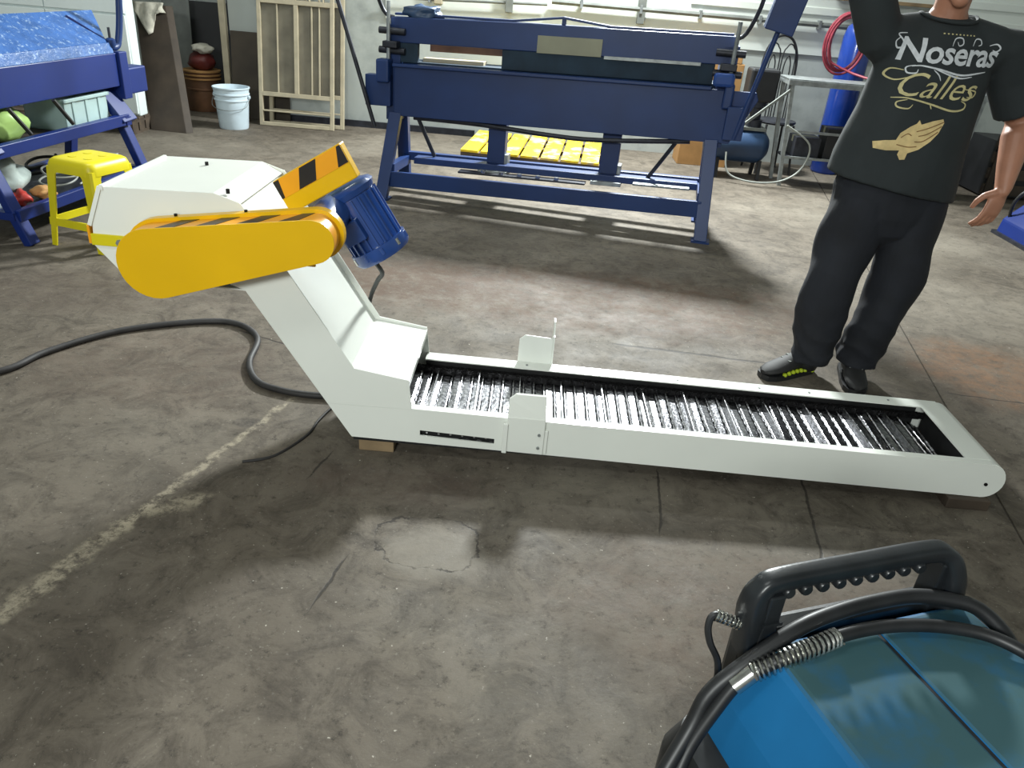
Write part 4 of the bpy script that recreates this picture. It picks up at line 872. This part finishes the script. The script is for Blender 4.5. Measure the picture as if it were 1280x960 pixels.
# his left arm hanging (right in the picture)
SL, EL, WL = Vector((1.69, 3.15, 1.375)), Vector((1.865, 3.17, 1.135)), Vector((1.825, 3.05, .895))
sweep(sk, [((1.58, 3.15, 1.37), .06, .06), (SL, .062, .060), (SL.lerp(EL, .5), .058, .058), (EL, .053, .052), (EL.lerp(WL, .25), .056, .054), (EL.lerp(WL, .65), .046, .043), (WL, .034, .029), (WL+(WL-EL)*.05, .030, .023)], (0, 1, 0), 16)
hand(sk, WL, (-.22, -.10, -1), (-.25, .95, .0), (-1, -.25, 0), .38, .20)
# his right arm raised to the head (left in the picture)
SR, ER, WR = Vector((1.235, 3.15, 1.385)), Vector((1.085, 3.09, 1.635)), Vector((1.245, 2.98, 1.745))
sweep(sk, [((1.33, 3.15, 1.37), .06, .06), (SR, .060, .060), (SR.lerp(ER, .5), .053, .052), (ER, .046, .046), (ER.lerp(WR, .3), .048, .045), (ER.lerp(WR, .7), .039, .036), (WR, .030, .025)], (0, 1, 0), 16)
hand(sk, WR, (.75, .12, .42), (.35, .55, -.6), (0, -.3, 1), .30, .185)
# legs under the jeans (so that the figure is whole)
for hx_, kx, fx, fy in ((1.345, 1.29, 1.305, 3.13), (1.545, 1.55, 1.515, 3.15)):
    sweep(sk, [((hx_, 3.14, .84), .085, .09), ((kx, 3.10, .47), .055, .06), ((fx, fy, .10), .038, .042), ((fx, fy, .06), .04, .045)], (1, 0, 0), 14)
body = sk.build('body', M['skin'], PR); remesh(body, .0048, 4)
for s in (-1, 1):
    e_ = MB().lathe(hp_(s*.031, -.084, .004), (0, -1, -.1), [(-.008, .003), (-.004, .010), (0, .0125), (.004, .010), (.0075, .004)], 12).build('eye', M['eye'], body, smooth=True)
    MB().lathe(hp_(s*.031, -.0905, .003), (0, -1, -.1), [(0, .0055), (.0015, .005), (.002, .001)], 10).build('iris', M['hair'], e_)
    MB().tube([hp_(s*.014, -.098, .030), hp_(s*.032, -.095, .036), hp_(s*.052, -.080, .031)], .0045, 6).build('eyebrow', M['hair'], body)
MB().tube([hp_(-.024, -.090, -.066), hp_(-.008, -.1035, -.0635), hp_(.008, -.1035, -.0635), hp_(.024, -.090, -.066)], lambda t: .0022+.004*math.sin(math.pi*t), 8).build('mouth', M['lips'], body, smooth=True)
# hair cap
hb = bmesh.new(); bmesh.ops.create_uvsphere(hb, u_segments=28, v_segments=18, radius=1)
for v in hb.verts: v.co = hp_(v.co.x*.086, .010+v.co.y*.106, .030+v.co.z*.100)
dele = [v for v in hb.verts if (tilt.inverted() @ (v.co-HD)).z < (.062 if (tilt.inverted() @ (v.co-HD)).y < -.045 else (.0 if (tilt.inverted() @ (v.co-HD)).y < .01 else -.045))]
bmesh.ops.delete(hb, geom=dele, context='VERTS'); bmesh.ops.recalc_face_normals(hb, faces=hb.faces)
hm = MB(); hb.verts.ensure_lookup_table(); hb.verts.index_update()
hm.add([v.co for v in hb.verts], [[v.index for v in f.verts] for f in hb.faces]); hb.free()
ho = hm.build('hair', M['hair'], PR, smooth=True); so = ho.modifiers.new('thick', 'SOLIDIFY'); so.thickness = .014; so.offset = -1
# shirt: trunk with two sleeves
st = MB()
sweep(st, [((1.432, 3.14, .815), .256, .182), ((1.432, 3.14, .90), .252, .177), ((1.437, 3.14, 1.0), .238, .166), ((1.447, 3.14, 1.13), .222, .155), ((1.455, 3.14, 1.26), .216, .145), ((1.455, 3.145, 1.36), .205, .125), ((1.452, 3.15, 1.43), .150, .098), ((1.452, 3.145, 1.470), .098, .080)], (1, 0, 0), 30, 0)
sweep(st, [((1.265, 3.15, 1.372), .085, .085), ((1.36, 3.15, 1.385), .085, .09), ((1.45, 3.15, 1.39), .085, .09), ((1.55, 3.15, 1.385), .085, .09), ((1.66, 3.15, 1.368), .085, .085)], (0, 1, 0), 18)
sweep(st, [((1.60, 3.15, 1.372), .085, .080), (SL+Vector((.01, 0, .0)), .088, .082), (SL.lerp(EL, .42), .086, .082), (SL.lerp(EL, .84), .088, .084)], (0, 1, 0), 18, 1)
sweep(st, [((1.31, 3.15, 1.372), .085, .085), (SR, .086, .082), (SR.lerp(ER, .40), .080, .078), (SR.lerp(ER, .72), .080, .078)], (0, 1, 0), 18, 1)
rr = random.Random(5)
for i, v in enumerate(st.v):       # loose folds
    v = v+Vector((0, 0, (1.69-v.x)*.15*min(1, max(0, (1.15-v.z)/.3)))); k = .006*math.sin(v.z*23+v.x*9)+.005*math.sin(v.z*11-v.x*26+1.3); st.v[i] = v+Vector((k*.6, k, 0))
shirt = st.build('t_shirt', M['shirt'], PR); remesh(shirt, .008, 6)
MB().tube([NECK+Vector((.098*math.cos(a), -.005+.088*math.sin(a), .002-.022*(math.sin(a) < 0)*abs(math.sin(a)))) for a in [2*math.pi*i/24 for i in range(25)]], .006, 8, 2).build('collar', M['shirt'], shirt, smooth=True)
# jeans
jn = MB()
sweep(jn, [((1.44, 3.14, .93), .20, .135), ((1.44, 3.14, .84), .222, .150), ((1.44, 3.145, .76), .215, .15)], (1, 0, 0), 24)
for hx_, legs in ((0, [((1.345, 3.14, .80), .118, .135), ((1.325, 3.13, .66), .118, .125), ((1.300, 3.10, .50), .108, .112), ((1.292, 3.105, .36), .103, .105), ((1.302, 3.12, .22), .100, .104), ((1.310, 3.125, .135), .094, .100), ((1.312, 3.12, .075), .086, .096)]),
                  (1, [((1.548, 3.14, .80), .115, .135), ((1.560, 3.13, .66), .112, .125), ((1.562, 3.10, .50), .102, .112), ((1.548, 3.11, .36), .098, .105), ((1.530, 3.13, .22), .094, .102), ((1.520, 3.14, .13), .090, .098), ((1.518, 3.14, .072), .083, .094)])):
    dense = []
    for (c0_, a0_, b0_), (c1_, a1_, b1_) in zip(legs, legs[1:]):
        for t in range(8): dense.append((Vector(c0_).lerp(Vector(c1_), t/8), a0_+(a1_-a0_)*t/8, b0_+(b1_-b0_)*t/8))
    sweep(jn, dense+[legs[-1]], (1, 0, 0), 28, 1)
for i, v in enumerate(jn.v):
    k = .009*(1-2*abs(math.sin(v.z*34+v.x*16+1.2*math.sin(v.y*22+v.x*9)))**.7)*max(0, 1-v.z/.42)+.007*math.sin(v.z*19+v.y*26+v.x*12); d = Vector((v.x-(1.305 if v.x < 1.435 else 1.545), v.y-3.12, 0)); jn.v[i] = v+d.normalized()*k if d.length > 1e-4 else v
jeans = jn.build('jeans', M['jeans'], PR); remesh(jeans, .0065, 2)
# shoes
def shoe(heel, toe, label=None, lime=True):
    h_, t_ = Vector(heel), Vector(toe); d = (t_-h_).normalized(); L0 = (t_-h_).length; s = Vector((-d.y, d.x, 0)); up_ = Vector((0, 0, 1))
    def sec(t, w, z0, z1, n=14): 
        c = h_+d*L0*t; return [c+s*w*math.cos(2*math.pi*k/n)+up_*((z0+z1)/2+(z1-z0)/2*math.sin(2*math.pi*k/n)) for k in range(n)]
    o = MB().loft([sec(.0, .022, .024, .075), sec(.06, .036, .022, .105), sec(.25, .041, .022, .115), sec(.42, .043, .022, .10), sec(.62, .049, .022, .078), sec(.82, .048, .022, .062), sec(.95, .036, .022, .050), sec(1.0, .016, .024, .040)]).build('shoe', M['shoe'], PR, smooth=True)
    def sole(t, w, n=1): c = h_+d*L0*t; return c, w
    rings = []
    for z, g in ((0, 0), (.024, .002)):
        pts = []
        outl = [(.0, .0), (-.015, .024), (.08, .040), (.3, .044), (.62, .052), (.85, .050), (.98, .034), (1.02, 0)]
        for t, w in outl: pts.append(h_+d*L0*t+s*(w+g)+up_*z)
        for t, w in outl[-2:0:-1]: pts.append(h_+d*L0*t-s*(w+g)+up_*z)
        rings.append(pts)
    so_ = MB().loft(rings).build('sole', M['black_rubber'], o)
    if lime:
        for k in range(8):
            t = .14+k*.08
            for sg_ in (-1, 1):
                c = h_+d*L0*t+s*sg_*.047; z_ = .026+.010*math.sin(k/7*math.pi); MB().lathe(c+up_*(z_-.009), (0, 0, 1), [(0, .003), (.003, .009), (.009, .011), (.015, .009), (.018, .003)], 10).build('lime_lug', M['shoe_lime'], so_, smooth=True)
    for k in range(4):
        t = .40+k*.09; c = h_+d*L0*t; z = .104-.011*k
        MB().bar(c+s*.028+up_*(z-.006), c-s*.028+up_*(z-.006), .010, .006).build('lace', M['grey_paint'], o)
for fx, fy in ((1.305, 3.13), (1.515, 3.15)):
    mb = MB(); sweep(mb, [((fx, fy, .06), .05, .055), ((fx, fy, .16), .048, .05)], (1, 0, 0), 16); mb.build('sock', M['black_rubber'], PR, smooth=True)
shoe((1.345, 3.175, 0), (1.09, 3.04, 0)); shoe((1.525, 3.23, 0), (1.475, 2.95, 0), lime=False)
# prints on the shirt, laid onto its surface
bpy.context.view_layer.update()
dg = bpy.context.evaluated_depsgraph_get(); ev = shirt.evaluated_get(dg); em = ev.to_mesh()
mw = Matrix.Translation((1.43, 3.12, 0))
BV = BVHTree.FromPolygons([mw @ v.co for v in em.vertices], [list(p.vertices) for p in em.polygons]); ev.to_mesh_clear()
def onto(x, z, off=.0025):
    h_, n_, i_, d_ = BV.ray_cast(Vector((x, 2.6, z)), Vector((0, 1, 0)))
    if h_ is None: return Vector((x, 3.0, z))
    return h_-Vector((0, off, 0))
def drape(name, verts2, faces, m):
    bm = bmesh.new(); vs = [bm.verts.new((x, 0, z)) for x, z in verts2]
    for f in faces:
        try: bm.faces.new([vs[i] for i in f])
        except ValueError: pass
    for _ in range(4):
        long = [e for e in bm.edges if e.calc_length() > .022]
        if not long: break
        bmesh.ops.subdivide_edges(bm, edges=long, cuts=1); bmesh.ops.triangulate(bm, faces=bm.faces)
    mb = MB(); bm.verts.index_update()
    mb.add([onto(v.co.x, v.co.z) for v in bm.verts], [[v.index for v in f.verts] for f in bm.faces]); bm.free()
    return mb.build(name, m, shirt)
def text(name, s, x, z, size, m, shear=0, ls=1.0, bold=0.0, squash=1.0):
    cu = bpy.data.curves.new(name, 'FONT'); cu.body = s; cu.size = size; cu.shear = shear; cu.align_x = 'CENTER'; cu.align_y = 'CENTER'; cu.space_character = ls; cu.offset = bold; cu.resolution_u = 3
    to = bpy.data.objects.new(name, cu); COL.objects.link(to); bpy.context.view_layer.update()
    me = to.evaluated_get(bpy.context.evaluated_depsgraph_get()).to_mesh()
    v2 = [(x+v.co.x*squash, z+v.co.y) for v in me.vertices]; fs = [list(p.vertices) for p in me.polygons]
    to.to_mesh_clear(); bpy.data.objects.remove(to); bpy.data.curves.remove(cu)
    return drape(name, v2, fs, m)
def stroke(name, pts, w, m, k=6):
    P_ = catmull([Vector((x, z, 0)) for x, z in pts], k); n = len(P_); vs = []; fs = []
    for i, p in enumerate(P_):
        d = (P_[min(i+1, n-1)]-P_[max(i-1, 0)]).normalized(); t = i/(n-1); ww = w*(.35+.65*math.sin(math.pi*t)); q = Vector((-d.y, d.x, 0))*ww
        vs += [(p.x+q.x, p.y+q.y), (p.x-q.x, p.y-q.y)]
    for i in range(n-1): fs.append((2*i, 2*i+2, 2*i+3, 2*i+1))
    return drape(name, vs, fs, m)
text('print_lettering', 'Noseras', 1.457, 1.35, .108, M['print_white'], .14, .95, .0022, 1.03)
text('print_lettering', 'Calles', 1.425, 1.237, .118, M['print_cream'], .42, .98, -.0004, 1.0)
for q in range(9):
    x_ = 1.415+q*.014; drape('print_dash', [(x_, 1.411), (x_+.006, 1.411), (x_+.006, 1.415), (x_, 1.415)], [(0, 1, 2, 3)], M['print_cream'])
for pts, w, m in (([(1.33, 1.30), (1.36, 1.305), (1.42, 1.298), (1.50, 1.285), (1.57, 1.295), (1.60, 1.30)], .0032, 'print_white'), ([(1.40, 1.30), (1.45, 1.285), (1.50, 1.275), (1.545, 1.282)], .0028, 'print_white'),
                  ([(1.34, 1.305), (1.315, 1.295), (1.32, 1.278), (1.345, 1.28), (1.35, 1.292)], .0026, 'print_white'), ([(1.40, 1.295), (1.42, 1.28), (1.43, 1.262)], .0022, 'print_white'),
                  ([(1.28, 1.39), (1.265, 1.375), (1.275, 1.355), (1.295, 1.36), (1.29, 1.38), (1.27, 1.40), (1.30, 1.405)], .003, 'print_white'), ([(1.60, 1.385), (1.625, 1.392), (1.64, 1.38), (1.63, 1.368), (1.615, 1.372)], .0028, 'print_white'),
                  ([(1.45, 1.375), (1.46, 1.40), (1.485, 1.402), (1.49, 1.385), (1.475, 1.378), (1.468, 1.39)], .0024, 'print_white'), ([(1.53, 1.38), (1.54, 1.402), (1.56, 1.402), (1.565, 1.388), (1.552, 1.382)], .0024, 'print_white'),
                  ([(1.31, 1.285), (1.275, 1.285), (1.262, 1.262), (1.29, 1.25), (1.33, 1.265)], .003, 'print_cream'), ([(1.29, 1.19), (1.34, 1.195), (1.42, 1.182), (1.50, 1.165), (1.545, 1.172), (1.55, 1.19), (1.53, 1.20)], .0034, 'print_cream'),
                  ([(1.34, 1.19), (1.31, 1.178), (1.315, 1.162), (1.35, 1.16), (1.362, 1.175)], .0028, 'print_cream'), ([(1.42, 1.182), (1.43, 1.165)], .002, 'print_cream'), ([(1.53, 1.24), (1.575, 1.235), (1.57, 1.215), (1.545, 1.215)], .0028, 'print_cream')):
    stroke('print_flourish', pts, w, M[m])
hands = [(1.262, 1.035), (1.30, 1.045), (1.335, 1.05), (1.345, 1.075), (1.375, 1.10), (1.395, 1.112), (1.402, 1.125), (1.412, 1.110), (1.45, 1.125), (1.485, 1.135), (1.492, 1.122), (1.478, 1.085), (1.455, 1.055), (1.42, 1.025), (1.385, 1.008), (1.382, .985), (1.365, .982), (1.352, 1.0), (1.355, 1.015), (1.31, 1.01), (1.268, 1.012)]
drape('print_hands', hands, [tuple(range(len(hands)))], M['print_tan'])
for pts in ([(1.49, 1.125), (1.44, 1.10), (1.40, 1.085)], [(1.485, 1.11), (1.44, 1.08), (1.41, 1.07)], [(1.475, 1.09), (1.43, 1.055), (1.40, 1.05)], [(1.34, 1.035), (1.38, 1.03), (1.41, 1.035)], [(1.35, 1.06), (1.37, 1.075), (1.385, 1.07)]):
    P_ = catmull([Vector((x, z, 0)) for x, z in pts], 5); 
    mb = MB(); mb.tube([onto(p.x, p.y, .003) for p in P_], .0018, 5, 0); mb.build('print_line', M['print_brown'], shirt)
